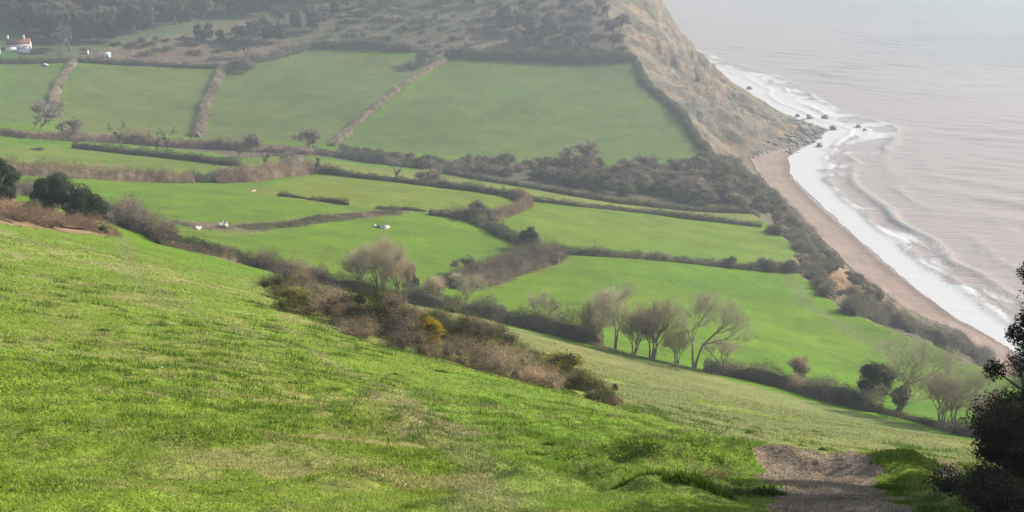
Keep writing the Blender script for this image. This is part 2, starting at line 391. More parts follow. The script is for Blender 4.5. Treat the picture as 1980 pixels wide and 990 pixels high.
ang = np.concatenate([np.linspace(-180, -34, 74)[:-1], np.linspace(-34, -27, 24)[:-1], np.linspace(-27, 27, 740)[:-1], np.linspace(27, 34, 24)[:-1], np.linspace(34, 180, 74)])
rad = np.concatenate([[.01, .5, 1, 1.6, 2.2], np.exp(np.linspace(math.log(2.8), math.log(1150), 830)), [1200, 1300, 1450, 1700, 2100, 2600]])
gx, gy, gF = polar(ang, rad)
gzv = ground(gx, gy)
gcol, grough = ground_colours(gx, gy, gzv)
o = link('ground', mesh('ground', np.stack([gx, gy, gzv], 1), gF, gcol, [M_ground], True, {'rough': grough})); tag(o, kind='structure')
# ================= sea =================
def mat_sea():
    m, t, b = nodes('sea_water'); a = N(t, 'ShaderNodeAttribute', attribute_name='foam'); s = N(t, 'ShaderNodeAttribute', attribute_name='silt')
    g = N(t, 'ShaderNodeNewGeometry'); p = g.outputs['Position']
    mp = N(t, 'ShaderNodeMapping'); mp.inputs['Rotation'].default_value = (0, 0, math.radians(27)); mp.inputs['Scale'].default_value = (.30, 1.0, 1); t.links.new(p, mp.inputs[0])
    n1 = noise(t, mp.outputs[0], .16, 5, .6); n2 = noise(t, mp.outputs[0], .8, 4, .6)
    wc = mix(t, s.outputs['Fac'], (.10, .14, .135), (.315, .245, .208))
    wc = mix(t, remap(t, n1, .35, .7, 0, .35), wc, (.38, .30, .26))
    f = math2(t, 'ADD', a.outputs['Fac'], math2(t, 'MULTIPLY', remap(t, noise(t, p, .9, 6, .7), .3, .7, -.5, .5), .6))
    fm = remap(t, f, .34, .72, 0, 1)
    t.links.new(mix(t, fm, wc, (.53, .52, .505)), b.inputs['Base Color'])
    t.links.new(remap(t, fm, 0, 1, .28, .8), b.inputs['Roughness']); b.inputs['IOR'].default_value = 1.33
    h = math2(t, 'ADD', math2(t, 'MULTIPLY', n1, 1.6), math2(t, 'MULTIPLY', n2, .35))
    h = math2(t, 'MULTIPLY', h, remap(t, fm, 0, 1, 1, .3)); bp = N(t, 'ShaderNodeBump'); bp.inputs['Distance'].default_value = 1.0; bp.inputs['Strength'].default_value = .9
    t.links.new(h, bp.inputs['Height']); t.links.new(bp.outputs[0], b.inputs['Normal']); return m
sa = np.concatenate([np.linspace(-40, 2, 40)[:-1], np.linspace(2, 30, 420)[:-1], np.linspace(30, 175, 120)])
sr = np.concatenate([[120, 160, 200, 240], np.exp(np.linspace(math.log(260), math.log(2400), 760)), [2600, 2900, 3300, 4000, 5000, 6000]])
sx, sy, sF = polar(sa, sr)
E_, T_, W_ = coast(sx, sy); d = sx-W_+fbm(sx, sy, 30, 3, 201)*4
far_ph = sx*.46+sy*.89; ph = d*1.0+fbm(sx, sy, 60, 3, 202)*8
near_w = 1-sm(40, 110, d)
swell = (np.sin(far_ph/6.3+fbm(sx, sy, 70, 4, 203)*5.5)*np.clip(.35+1.1*fbm(sx, sy, 70, 3, 204), 0, 1)+.5*np.sin((far_ph+sx*.3)/3.4+fbm(sx, sy, 40, 3, 213)*5)*np.clip(.2+1.2*fbm(sx, sy, 50, 3, 214), 0, 1))*.85*(1-near_w)*np.clip((2400-np.hypot(sx, sy))/1200, 0, 1)
brk = lambda c, w_: np.exp(-((ph-c)/w_)**2)
seg = .5+.5*np.clip(fbm(sx*.2, sy, 60, 2, 205)*2.5, -1, 1)
amp = sm(2, 12, d)
zb_ = amp*(1.9*brk(31, 3.0)*seg+1.1*brk(50, 4)*(1-seg)+.6*brk(17, 2.5)+.35*brk(74, 5)*seg)
bulge = sm(640, 700, sy)*(24+8*fbm(sx, sy, 50, 2, 209))+sm(560, 620, sy)*(1-sm(620, 660, sy))*10
foam = 1.25-(d-bulge)/(33+12*fbm(sx*.3, sy, 45, 2, 206))+.85*fbm(sx, sy, 12, 5, 207)*sm(5, 24, d)
foam = foam-1.0*brk(35, 2.6)*seg-.7*brk(21, 1.8)*(1-seg)-.5*brk(54, 3)*seg
foam = np.maximum(foam, (.75*brk(30, 3.0)*seg+.62*brk(49, 3)*(1-seg)+.5*brk(55, 8)*np.clip(fbm(sx, sy, 25, 3, 208)*3, 0, 1))*sm(-.5, .2, fbm(sx, sy, 18, 3, 209)))
foam = np.clip(foam, 0, 1.1)*sm(-1.5, .5, d)
caps = np.clip((fbm(sx*.46+sy*.89, (sx*.89-sy*.46)*.18, 5, 4, 210)-.50)*5, 0, .6)*(d > 60); foam = np.maximum(foam, caps)
silt = np.clip(1-sm(120, 620, d+fbm(sx, sy, 160, 4, 211)*160), 0, 1)
o = link('sea', mesh('sea', np.stack([sx, sy, swell+zb_*.9+.02], 1), sF, None, [mat_sea()], True, {'foam': foam, 'silt': silt})); tag(o, kind='structure')
# ================= haze =================
def box_mesh(name, x0, x1, y0, y1, z0, z1, mats=()):
    V = [(x, y, z) for z in (z0, z1) for y in (y0, y1) for x in (x0, x1)]
    return mesh(name, np.array(V), np.array([(0,2,3,1),(4,5,7,6),(0,1,5,4),(2,6,7,3),(0,4,6,2),(1,3,7,5)]), None, mats)
mh = bpy.data.materials.new('haze'); mh.use_nodes = True; t = mh.node_tree; t.nodes.clear()
pv = N(t, 'ShaderNodeVolumePrincipled'); pv.inputs['Color'].default_value = (.66, .735, .80, 1); pv.inputs['Density'].default_value = HAZE; pv.inputs['Anisotropy'].default_value = .25
oo = N(t, 'ShaderNodeOutputMaterial'); t.links.new(pv.outputs[0], oo.inputs['Volume'])
hz = gzv.max(); lowest = min(gzv.min(), -1.5)
tag(link('haze', box_mesh('haze', -2700, 6100, -2700, 6100, lowest-1, max(hz+14, 134), [mh])), 'pale sea haze filling the air over the valley and the bay', 'haze', kind='stuff')
# ================= foliage builders =================
def cards(c, size, aspect, col, var=.25, upright=0.0, r=None):
    """one small leaf- or twig-sized face per centre"""
    r = r or rng; n = len(c); a = r.normal(size=(n, 3)); a[:, 2] += upright; a /= np.linalg.norm(a, axis=1)[:, None]
    b = r.normal(size=(n, 3)); b -= (b*a).sum(1)[:, None]*a; b /= np.linalg.norm(b, axis=1)[:, None]
    s = (np.asarray(size)*r.uniform(.6, 1.3, n))[:, None]; a = a*s*.5; b = b*s*.5*aspect
    V = np.stack([c-a-b*.6, c+b, c+a*1.0, c-b*.7+a*.2], 1).reshape(-1, 3)
    F = np.arange(4*n).reshape(-1, 4)
    col = np.asarray(col)*np.ones((n, 1)); k = r.uniform(1-var, 1+var, (n, 1)); hue = 1+r.uniform(-.1, .1, (n, 3))
    return V, F, np.repeat(col*k*hue, 4, axis=0)
def join(parts):
    V = []; F3 = []; F4 = []; Cc = []; off = 0
    for v, f, c in parts:
        V.append(v); Cc.append(c); (F4 if f.shape[1] == 4 else F3).append(f+off); off += len(v)
    Fs = []
    if F4: Fs.append(np.concatenate(F4))
    if F3: Fs.append(np.concatenate(F3))
    return np.concatenate(V), Fs, np.concatenate(Cc)
BROWN = (.225, .178, .120); GREY = (.195, .172, .122); RUST = (.245, .165, .105); DARK = (.108, .106, .064); OLIVE = (.135, .140, .060); TAN = (.330, .275, .190); EVER = (.060, .080, .040)
def hedge(pts, h, wd, col, label, cat='hedge', group=None, name='hedgerow', lump=.45, col2=None, dens=1.0, k=1.0, world=None):
    W0 = np.array(world if world is not None else wl(pts))
    d0 = W0[0]-W0[1]; d1 = W0[-1]-W0[-2]; W0[0] += d0/np.linalg.norm(d0)*1.6; W0[-1] += d1/np.linalg.norm(d1)*1.6
    seg = np.linalg.norm(np.diff(W0, axis=0), axis=1); s = np.concatenate([[0], np.cumsum(seg)]); L = s[-1]
    n = max(6, int(L/1.2)); q = np.linspace(0, L, n); X = np.interp(q, s, W0[:, 0]); Y = np.interp(q, s, W0[:, 1])
    X += fbm(q, q*0+len(label)*3.3, 14, 3, 301)*1.0; Y += fbm(q, q*0+len(label)*3.3, 14, 3, 302)*1.0
    R = np.hypot(X.mean(), Y.mean())
    seed = int(sum(map(ord, label)) % 997)
    Z = ground(X, Y, False); tx = np.gradient(X); ty = np.gradient(Y); tl = np.hypot(tx, ty)+1e-9; nx, ny = -ty/tl, tx/tl
    def prof(u):  # height and width factors along the hedge
        e = np.clip(np.minimum(u, L-u)/1.5+.6, 0, 1)
        return e*(1+lump*fbm(u, u*0+seed, 9, 4, 311)*1.5)*np.clip(1+lump*fbm(u, u*0+seed, 35, 2, 312), .5, 1.6), e*(1+lump*.8*fbm(u, u*0+seed, 7, 3, 313))
    hf, wf = prof(q); th = np.linspace(0, math.pi, 11)
    base = np.array(col)*.8  # hedge core darker than its twigs, inner shade put into the colour
    h = h*.96; wd = wd*.9; hh = h*.66; ww = wd*.34
    V = []
    for kk, a in enumerate(th):
        off = np.cos(a)*ww*wf*(1+.35*fbm(q+kk*.8, q*0+kk*.9, 2.2, 3, 320)); up = (math.sin(a)**.8)*hh*hf*(1+.30*fbm(q+kk*.8, q*0+kk*.9, 2.2, 3, 321))
        V.append(np.stack([X+nx*off, Y+ny*off, Z-.35+up], 1))
    V = np.stack(V, 1).reshape(-1, 3); m = len(th); i = np.arange(n-1)[:, None]*m+np.arange(m-1)[None]
    F = np.stack([i, i+1, i+1+m, i+m], -1).reshape(-1, 4)
    C0 = np.tile(base, (len(V), 1))*rng.uniform(.8, 1.2, (len(V), 1))
    s_ = max(.18, R*.00098)*k; cnt = int(L*(2*h+wd)/(s_*s_*.45)*dens*2.0); cnt = min(cnt, 200000)
    u = rng.uniform(0, L, cnt); hf2, wf2 = prof(u); a = rng.uniform(0, math.pi, cnt); rr = rng.uniform(.55, 1.05, cnt)+np.maximum(rng.normal(0, .18, cnt), 0)
    Xu = np.interp(u, q, X); Yu = np.interp(u, q, Y); Zu = np.interp(u, q, Z); nxu = np.interp(u, q, nx); nyu = np.interp(u, q, ny)
    off = np.cos(a)*wd*.47*wf2*rr; up = (np.sin(a)**.7)*h*.93*hf2*rr
    up = up*(1+.22*np.clip(fbm(u*1.0, a*1.3+seed, 1.6, 3, 351)*2, -1, 1.5)); c = np.stack([Xu+nxu*off, Yu+nyu*off, Zu-.2+up], 1)
    cc = np.array(col)*np.ones((cnt, 1))
    if col2 is not None:
        mm = sm(-.15, .15, fbm(u, a*4, 6, 3, 333+seed))[:, None]; cc = cc*(1-mm)+np.array(col2)*mm
    cc = cc*(1+.45*fbm(u, a*1.5+seed, 2.6, 3, 361))[:, None]*(1+.25*fbm(u, u*0+seed, 11, 2, 362))[:, None]
    p2 = cards(c, s_, .42, cc, .35, .8)
    v, f, cl = join([(V, F, C0), p2])
    me = mesh(name, v, f, cl, [M_leaf]); org = (float(X[n//2]), float(Y[n//2]), float(Z[n//2]))
    co = np.empty(len(me.vertices)*3, np.float32); me.vertices.foreach_get('co', co); co = co.reshape(-1, 3)-np.array(org, np.float32); me.vertices.foreach_set('co', co.ravel()); me.update()
    return tag(link(name, me, loc=org), label, cat, group)
def blob(r, lobes, fz=.8, sub=10):
    """bumpy closed core shape through a few lobes -> list of uv spheres"""
    out = []
    for (lx, ly, lz, lr) in lobes:
        th = np.linspace(0, 2*math.pi, 13)[:-1]; ph_ = np.linspace(.05, math.pi-.05, 8)
        A, B = np.meshgrid(th, ph_); rr = lr*(1+.12*r.normal(size=A.shape))
        V = np.stack([lx+rr*np.cos(A)*np.sin(B), ly+rr*np.sin(A)*np.sin(B), lz+rr*fz*np.cos(B)], -1).reshape(-1, 3)
        na = 12; i = np.arange(7)[:, None]*na+np.arange(12)[None]; j = np.arange(7)[:, None]*na+(np.arange(12)[None]+1) % 12
        F = np.stack([i, j, j+na, i+na], -1).reshape(-1, 4); out.append((V, F))
    return out
def bush_mesh(name, seed, wid, hgt, col, s_, n, col2=None, tips=None, aspect=.4, core=.36, wild=.1, cap=None):
    r = np.random.default_rng(seed); lobes = []
    for i in range(r.integers(9, 13)):
        a = r.uniform(0, 2*math.pi); rad_ = wid*.5*math.sqrt(r.uniform(0, .62)); lr = wid*.5*r.uniform(.30, .50)
        top = hgt*(1-.45*(rad_/(wid*.5))**1.5)*r.uniform(.82, 1.0)
        lobes.append((rad_*math.cos(a), rad_*math.sin(a), max(top-lr*.8, lr*.2)*(1 if i % 2 else r.uniform(.2, .8)), lr))
    parts = []; dark = np.array(col)*.6  # inner lobes darkened, painted depth inside the bush
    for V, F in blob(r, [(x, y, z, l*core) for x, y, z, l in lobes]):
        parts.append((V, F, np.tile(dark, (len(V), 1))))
    lob = np.array(lobes); w_ = lob[:, 3]**2; k = r.choice(len(lob), n, p=w_/w_.sum())
    dr = r.normal(size=(n, 3)); dr[:, 2] = np.abs(dr[:, 2])*.9-.25*(r.uniform(size=n) < .5); dr /= np.linalg.norm(dr, axis=1)[:, None]
    rad_ = lob[k, 3]*(r.uniform(.35, 1.12, n)+np.maximum(r.normal(0, wild*1.6, n), 0)); c = lob[k, :3]+dr*rad_[:, None]*np.array([1, 1, .85])
    c[:, 2] = np.abs(c[:, 2])
    cc = np.array(col)*np.ones((n, 1))
    if col2 is not None:
        mm = sm(-.1, .15, fbm(c[:, 0]+seed, c[:, 1]+c[:, 2]*1.3, wid*.3, 3, seed))[:, None]; cc = cc*(1-mm)+np.array(col2)*mm
    if tips is not None:
        tc, thr = tips; q = (fbm(c[:, 0]+seed*3, c[:, 1]*1.0+c[:, 2], wid*.22, 3, seed+5)+.35*(c[:, 2]/hgt-.6) > thr)&(r.uniform(size=n) < .7); cc[q] = tc
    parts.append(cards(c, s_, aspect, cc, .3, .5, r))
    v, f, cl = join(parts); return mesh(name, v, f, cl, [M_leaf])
def tubes(S, sides=5):
    """S: (n,8) x0 y0 z0 r0 x1 y1 z1 r1"""
    S = np.asarray(S, float); n = len(S); p0 = S[:, :3]; p1 = S[:, 4:7]; d_ = p1-p0; L = np.linalg.norm(d_, axis=1)[:, None]+1e-9; d_ = d_/L
    ref = np.where(np.abs(d_[:, 2:3]) > .9, np.array([[1., 0, 0]]), np.array([[0, 0, 1.]])); a = np.cross(d_, ref); a /= np.linalg.norm(a, axis=1)[:, None]; b = np.cross(d_, a)
    th = np.arange(sides)*2*math.pi/sides; ring = np.cos(th)[None, :, None]*a[:, None]+np.sin(th)[None, :, None]*b[:, None]
    V0 = p0[:, None]+ring*S[:, 3][:, None, None]; V1 = p1[:, None]+ring*S[:, 7][:, None, None]
    V = np.concatenate([V0, V1], 1).reshape(-1, 3); i = np.arange(n)[:, None]*2*sides; j = np.arange(sides)[None]; j2 = (j+1) % sides
    return V, np.stack([i+j, i+j2, i+j2+sides, i+j+sides], -1).reshape(-1, 4)
def tree_segments(H, seed, lev=6, spread=.55, trunk=.22, stems=1, nb=(3, 4), up=.35, thick=1.0):
    r = random.Random(seed); segs = {i: [] for i in range(lev+1)}; tips = []
    def grow(p, d, L, rad_, l):
        k = 3; q = Vector(p); dd = Vector(d)
        for i in range(k):
            dd = (dd+Vector((r.gauss(0, .13), r.gauss(0, .13), r.gauss(0, .08)+up*.06*l))).normalized()
            q2 = q+dd*L/k; r2 = rad_*(1-.16*(i+1)); segs[l].append((*q, rad_*(1-.16*i), *q2, r2)); q = q2
            if l >= 1 and l < lev and r.random() < .55:
                sp = Vector((r.gauss(0, 1), r.gauss(0, 1), r.gauss(0, .6))).normalized()
                grow(q, (dd+sp*.9).normalized(), L*r.uniform(.5, .72), r2*.5, l+1)
        if l == lev: tips.append((q, dd)); return
        for b in range(r.randint(*nb)):
            sp = Vector((r.gauss(0, 1), r.gauss(0, 1), r.gauss(0, .7))).normalized()
            grow(q, (dd+sp*spread*r.uniform(.7, 1.35)).normalized(), L*r.uniform(.62, .85), rad_*.52*r.uniform(.8, 1.15), l+1)
    for s_ in range(stems):
        o_ = Vector((r.uniform(-.5, .5), r.uniform(-.5, .5), 0))*(.6 if stems > 1 else 0)*H*.06
        grow(o_-Vector((0, 0, .3)), Vector((o_.x*.35, o_.y*.35, 1)).normalized() if stems > 1 else Vector((r.gauss(0, .06), r.gauss(0, .06), 1)), H*trunk+.3, H*.0135*thick/(stems**.4), 0)
    return segs, tips
def bare_tree(H, seed, lev=5, spread=.6, trunk=.22, stems=1, nb=(2, 3), thick=1.0, twig=.5, tcol=TAN, ivy=0, ncard=5, twid=.05, core=3, up=.35):
    segs, tips = tree_segments(H, seed, lev, spread, trunk, stems, nb, thick=thick, up=up)
    allz = max(t[0].z for t in tips); k = H/allz
    A = np.array([s for l in range(min(core, lev+1)) for s in segs[l]])*k
    B = np.array([s for l in range(core, lev+1) for s in segs[l]])*k if lev >= core else np.zeros((0, 8))
    A[:, 3] = np.maximum(A[:, 3], .02); A[:, 7] = np.maximum(A[:, 7], .015)
    V, F = tubes(A, 6); tm = mesh('trunk', V, F, None, [M_bark], True)
    parts = []; r = np.random.default_rng(seed)
    if len(B):
        B[:, 3] = np.maximum(B[:, 3], twid*.35); B[:, 7] = np.maximum(B[:, 7], twid*.25); V, F = tubes(B, 3); parts.append((V, F, np.tile(np.array(tcol)*.95, (len(V), 1))))
    T3 = np.array([[*t[0]] for t in tips])*k; D3 = np.array([[*t[1]] for t in tips])
    n = len(T3)*ncard; P0 = np.repeat(T3, ncard, 0); Dd = np.repeat(D3, ncard, 0)+r.normal(0, .55, (n, 3)); Dd /= np.linalg.norm(Dd, axis=1)[:, None]
    P0 = P0-Dd*0-np.repeat(D3, ncard, 0)*r.uniform(0, .6, (n, 1))*twig; side = np.cross(Dd, r.normal(size=(n, 3))); side /= np.linalg.norm(side, axis=1)[:, None]
    Lw = r.uniform(.6, 1.3, (n, 1))*twig; V = np.stack([P0-side*twid*.5, P0+side*twid*.5, P0+Dd*Lw], 1).reshape(-1, 3)
    parts.append((V, np.arange(3*n).reshape(-1, 3), np.repeat(np.array(tcol)*r.uniform(.75, 1.25, (n, 1)), 3, 0)))
    if ivy:
        lo = A[(A[:, 2] < H*.6)]; kk = r.integers(0, len(lo), ivy); tt = r.uniform(0, 1, (ivy, 1)); c = lo[kk, :3]*(1-tt)+lo[kk, 4:7]*tt+r.normal(0, H*.028, (ivy, 3))
        parts.append(cards(c, .28, .7, EVER, .3, 0, r))
    v, f, cl = join(parts)
    if twid > .2: tm.materials.clear(); tm.materials.append(M_bark2)
    return tm, mesh('crown', v, f, cl, [M_leaf])
def ever_tree(H, seed, col=EVER, wid=None, n=5000, s_=.3, clear=.25, lv=3):
    r = np.random.default_rng(seed); segs, tips = tree_segments(H*.8, seed, 3, .6, clear+.05, 1, (3, 4), thick=1.25)
    k = H*.8/max(t[0].z for t in tips); A = np.array([s for l in range(lv+1) for s in segs[l]])*k*np.array([.85,.85,.9,1,.85,.85,.9,1])
    V, F = tubes(A, 6); tm = mesh('trunk', V, F, None, [M_bark], True)
    wid = wid or H*.8; lobes = []
    for i in range(16):
        a = r.uniform(0, 6.28); q = math.sqrt(r.uniform(0, 1))*wid*.36; zz = H*(clear+.15)+r.uniform(0, 1)*(H*(.83-clear-.15)); sh = math.sin(math.pi*min(1, max(.25, (zz/H-clear)/(1-clear)*.9+.1)))
        lobes.append((q*math.cos(a)*sh, q*math.sin(a)*sh, zz, wid*r.uniform(.13, .21)))
    lobes.append((0, 0, H*.82, wid*.17)); parts = []
    for V, F in blob(r, [(x, y, z, l*.7) for x, y, z, l in lobes]): parts.append((V, F, np.tile(np.array(col)*.6, (len(V), 1))))  # crown core darkened, shade behind the leaves put into its colour
    lob = np.array(lobes); kk = r.integers(0, len(lob), n); dr = r.normal(size=(n, 3)); dr /= np.linalg.norm(dr, axis=1)[:, None]
    c = lob[kk, :3]+dr*(lob[kk, 3]*(r.uniform(.7, 1.08, n)+np.maximum(r.normal(0, .1, n), 0)))[:, None]
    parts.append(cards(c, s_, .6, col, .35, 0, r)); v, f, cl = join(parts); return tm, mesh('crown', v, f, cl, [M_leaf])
def tree(name, meshes, loc, rz=0, s=1.0, label=None, cat='tree', group=None):
    e = link(name, None, loc=loc, rz=rz, sc_=s); tag(e, label, cat, group)
    link('trunk', meshes[0], e); link('crown', meshes[1], e); return e
# ================= hedges =================
H_ = hedge
H_([(-40,122),(60,124),(140,121)], 3.2, 4, DARK, 'dark hedge below the white cottage at the far left', lump=.5)
H_([(150,121),(290,127),(425,133)], 3.2, 4, DARK, 'dark straight hedge along the top of the far field with two grassy neighbours', lump=.4)
H_([(440,128),(520,118),(600,95)], 4.5, 5, GREY, 'lumpy grey hedge rising to the top corner of the far fields', lump=.7)
H_([(608,92),(700,94),(800,100)], 6, 6, DARK, 'tall dark hedge at the top edge of the middle far field', lump=.4)
H_([(862,112),(1000,117),(1120,121),(1228,118)], 7, 7, DARK, 'long tall dark hedge at the top edge of the largest far field', lump=.4)
H_([(142,124),(118,160),(106,190),(100,228)], 3.6, 5, TAN, 'curved pale brown hedge between the two leftmost far fields', lump=.3)
H_([(430,137),(412,175),(400,205),(382,264)], 3.8, 6, TAN, 'wide pale brown hedge running down between far fields, dark on its left side', lump=.25)
H_([(858,120),(820,142),(780,168),(725,212),(690,240),(645,282)], 3.0, 4.6, TAN, 'long diagonal pale hedge on the left of the largest far field', lump=.25)
H_([(1230,122),(1245,160),(1285,195),(1325,235),(1352,280),(1385,318)], 3.4, 5, DARK, 'dark scrub strip along the cliff top beside the largest far field', lump=.7)
H_([(-40,258),(60,268),(140,273),(240,277),(330,284),(420,288),(520,294),(600,300)], 3.4, 7, BROWN, 'ragged brown hedge bank along the foot of the two left far fields', lump=.7, col2=RUST)
H_([(620,298),(700,312),(800,324),(900,334),(980,338)], 4.2, 7, GREY, 'lumpy grey hedge at the foot of the diagonal pale hedge', lump=.6, col2=DARK)
H_([(145,287),(220,295),(300,304),(380,312),(460,322)], 3.0, 3.6, DARK, 'neatly cut dark hedge across the bright field at upper left', lump=.15)
H_([(0,336),(60,340),(200,349),(290,352),(365,354)], 4.2, 5, BROWN, 'thick brown hedge behind the dark holly at left', lump=.25, col2=RUST)
H_([(375,352),(395,352),(420,350)], 3.5, 6, DARK, 'short dark clump of hedge at the gap beside the thick brown hedge', lump=.3)
H_([(420,352),(480,350),(540,342),(612,333)], 4.6, 10, RUST, 'deep rusty brown thicket between the hedges left of centre', lump=.5, col2=TAN, name='thicket', cat='thicket')
H_([(620,335),(680,343),(760,352),(850,362),(930,372),(985,380),(1008,390)], 3.0, 3.6, DARK, 'dark hedge sweeping right to the bend of the brown hedge', lump=.25)
H_([(996,381),(1014,388),(1019,397),(1010,405),(985,414),(952,427)], 2.8, 5.5, (.200,.145,.100), 'rusty brown curved hedge at the bend in the middle fields', lump=.2)
H_([(850,334),(950,352),(1100,377),(1200,393),(1300,404),(1460,416)], 2.6, 3.6, GREY, 'thin dark hedge along the lower edge of the wooded gully', lump=.3, col2=DARK)
H_([(1035,390),(1120,400),(1250,413),(1380,428),(1462,438)], 2.4, 3.0, GREY, 'low grey hedge running right to the cliff below the narrow strip field', lump=.3, col2=DARK)
H_([(838,416),(880,420),(920,432),(965,453),(1010,472),(1040,488)], 3.2, 4.4, DARK, 'thick dark hedge descending to the round green tree in the middle', lump=.4, col2=GREY)
H_([(880,552),(930,546),(985,530),(1040,510),(1080,495)], 4.6, 9, BROWN, 'broad lumpy brown hedge curving left of the nearest large field', lump=.6, col2=GREY)
H_([(1092,491),(1180,497),(1300,506),(1420,518),(1545,528)], 2.2, 3.0, GREY, 'straight low hedge across the top of the nearest large field', lump=.35, col2=DARK)
H_([(545,379),(600,386),(668,396)], .8, 2.2, DARK, 'short broken row of low dark scrub in the left green field', lump=.9, name='scrub_row', cat='scrub')
H_([(735,405),(790,407),(815,410)], 1.0, 2.5, DARK, 'short dark row of scrub left of the thick descending hedge', lump=.8, name='scrub_row', cat='scrub')
H_([(470,440),(540,436),(620,425),(700,416),(760,413)], .8, 7, OLIVE, 'low straggling brown rushes along the marshy hollow', lump=1.0, col2=BROWN, name='rush_bed', cat='rushes')
H_([(345,432),(380,440),(440,442)], .9, 4, TAN, 'thin tan weeds round the left end of the marshy hollow', lump=.9, name='rush_bed', cat='rushes')
H_([(1425,338),(1470,372),(1512,405),(1540,436),(1566,470)], 3.0, 11, BROWN, 'upper belt of dead brown scrub on the slope above the beach', lump=.7, col2=GREY, name='scrub_belt', cat='scrub')
H_([(1452,372),(1495,412),(1530,448),(1556,490),(1580,530)], 2.6, 10, GREY, 'middle belt of grey scrub on the slope above the beach', lump=.8, col2=OLIVE, name='scrub_belt', cat='scrub')
H_([(1490,452),(1535,468),(1560,505),(1578,548),(1600,575)], 2.6, 6, DARK, 'dark scrub belt on the brink beside the nearest large field', lump=.6, col2=BROWN, name='scrub_belt', cat='scrub')
H_([(1580,470),(1615,505),(1655,540),(1700,575)], 1.6, 5, OLIVE, 'low lowest belt of scrub above the back of the beach', lump=.9, col2=BROWN, name='scrub_belt', cat='scrub')
# hedge at the foot of the near hill
H_([(228,432),(260,446),(300,462),(325,474)], 4.03, 4.90, BROWN, 'high rounded brown hedge at the upper left end of the near boundary', lump=.35, col2=GREY)
H_([(325,476),(400,494),(460,508),(515,521)], 2.21, 3.03, BROWN, 'narrow dark hedge beyond the near slope, right of the high rounded one', lump=.3, col2=DARK)
H_([(515,522),(560,532),(615,546)], 3.84, 4.46, BROWN, 'humped brown hedge directly above the gorse thicket', lump=.4, col2=GREY)
H_([(615,547),(660,556),(720,568),(800,584)], 2.30, 3.03, DARK, 'low dark hedge under the cluster of bare trees left of centre', lump=.4, col2=BROWN)
H_([(800,586),(850,597),(900,606),(960,622)], 3.84, 4.46, GREY, 'dark bushy hedge right of the bare tree cluster', lump=.5, col2=DARK)
H_([(960,622),(1020,636),(1080,650),(1145,666)], 4.03, 4.46, BROWN, 'dark dense hedge between the gorse and the bare trees on the right', lump=.4, col2=DARK)
H_([(1150,670),(1240,694),(1310,712),(1375,726)], 0.86, 1.61, BROWN, 'knee-high hedge remnant under the three big bare trees', lump=.7)
H_([(1385,724),(1440,734),(1500,748),(1535,756)], 3.07, 3.93, BROWN, 'brown hedge between the big bare trees and the pollard', lump=.4, col2=GREY)
H_([(1540,760),(1590,774),(1640,787),(1680,797)], 4.03, 4.11, BROWN, 'massive square dark hedge left of the evergreen tree', lump=.15, col2=DARK)
H_([(1685,799),(1740,810),(1800,828),(1860,846),(1930,858)], 1.54, 2.68, GREY, 'low ragged hedge below the trees at right', lump=.8, col2=DARK)
H_([(1648,608),(1700,622),(1760,640),(1830,668),(1900,695),(2010,740)], 4.80, 6.25, DARK, 'tall dark scrub hedge on the cliff edge above the surf', lump=.4, col2=GREY)
H_([(-60,405),(0,420),(80,432),(150,440),(195,450)], 1.44, 5.35, RUST, 'bank of rust brown bracken in front of the holly', lump=.8, name='bracken_bank', cat='bracken', k=.8)
H_([(-40,372),(0,372),(60,376),(150,392),(195,425)], 2.88, 6.25, GREY, 'grey bare scrub behind the bracken at far left', lump=.5, col2=BROWN, name='scrub_row', cat='scrub')
# ================= trees =================
P_big = [bare_tree(12, 11, 5, .58, .12, stems=2, nb=(3, 3), tcol=(.39,.345,.235), ncard=4, twig=1.1, twid=.015), bare_tree(12, 23, 5, .45, .08, stems=5, nb=(2, 3), tcol=(.40,.32,.22), ncard=3, twig=1.1, twid=.015),
         bare_tree(12, 37, 5, .62, .14, stems=2, nb=(3, 3), tcol=(.38,.34,.24), ncard=4, twig=1.1, twid=.015)]
def near_tree(px, py, H, k, label, rz=0, m=None):
    x, y, z = spot(px, py); return tree('bare_tree', m or P_big[k], (x, y, z), rz, H/12, label, 'tree')
near_tree(1190, 677, 11.5, 0, 'largest leafless tree, leftmost of the three big ones on the lower hedge line', .4)
near_tree(1265, 697, 10.5, 1, 'upright reddish leafless tree in the middle of the three big ones', 1.9)
near_tree(1345, 716, 11.5, 2, 'spreading leafless tree, rightmost of the three big ones, with a dark trunk', 3.0)
near_tree(1152, 668, 8.0, 1, 'small many-stemmed bare tree just left of the largest leafless tree', 4.2)
near_tree(1226, 688, 8.0, 1, 'thin bare tree filling the gap beside the largest leafless tree', .2)
near_tree(1310, 706, 6.5, 1, 'low bare tree behind the gap next to the spreading tree', 2.7)
near_tree(1390, 722, 6.0, 0, 'small bare thorn at the start of the brown hedge beside the spreading tree', 5.0)
near_tree(1733, 800, 11.5, 2, 'tall slender pale bare tree right beside the dark evergreen', 1.2)
near_tree(1846, 832, 9.5, 0, 'open bare tree with bent trunk, rightmost tree on the lower hedge', 2.2)
near_tree(1815, 824, 8.0, 1, 'faint many-stemmed bare tree left of the rightmost tree', 5.2)
near_tree(1895, 845, 6.0, 1, 'short twiggy tree behind the dark bush at the right edge', 1.0)
near_tree(735, 570, 11.5, 1, 'wide fan of grey bare stems, biggest tree above the gorse', .6)
near_tree(700, 562, 8.5, 1, 'bare grey tree on the left flank of the wide fan tree', 2.6)
near_tree(775, 578, 9.0, 1, 'bare grey tree on the right flank of the wide fan tree', 3.6)
near_tree(905, 600, 7.5, 0, 'pale brown rounded bare tree below the broad lumpy hedge', 2.9)
near_tree(840, 590, 6.0, 1, 'small brown bare tree between the ivy tree and the pale brown tree', .9)
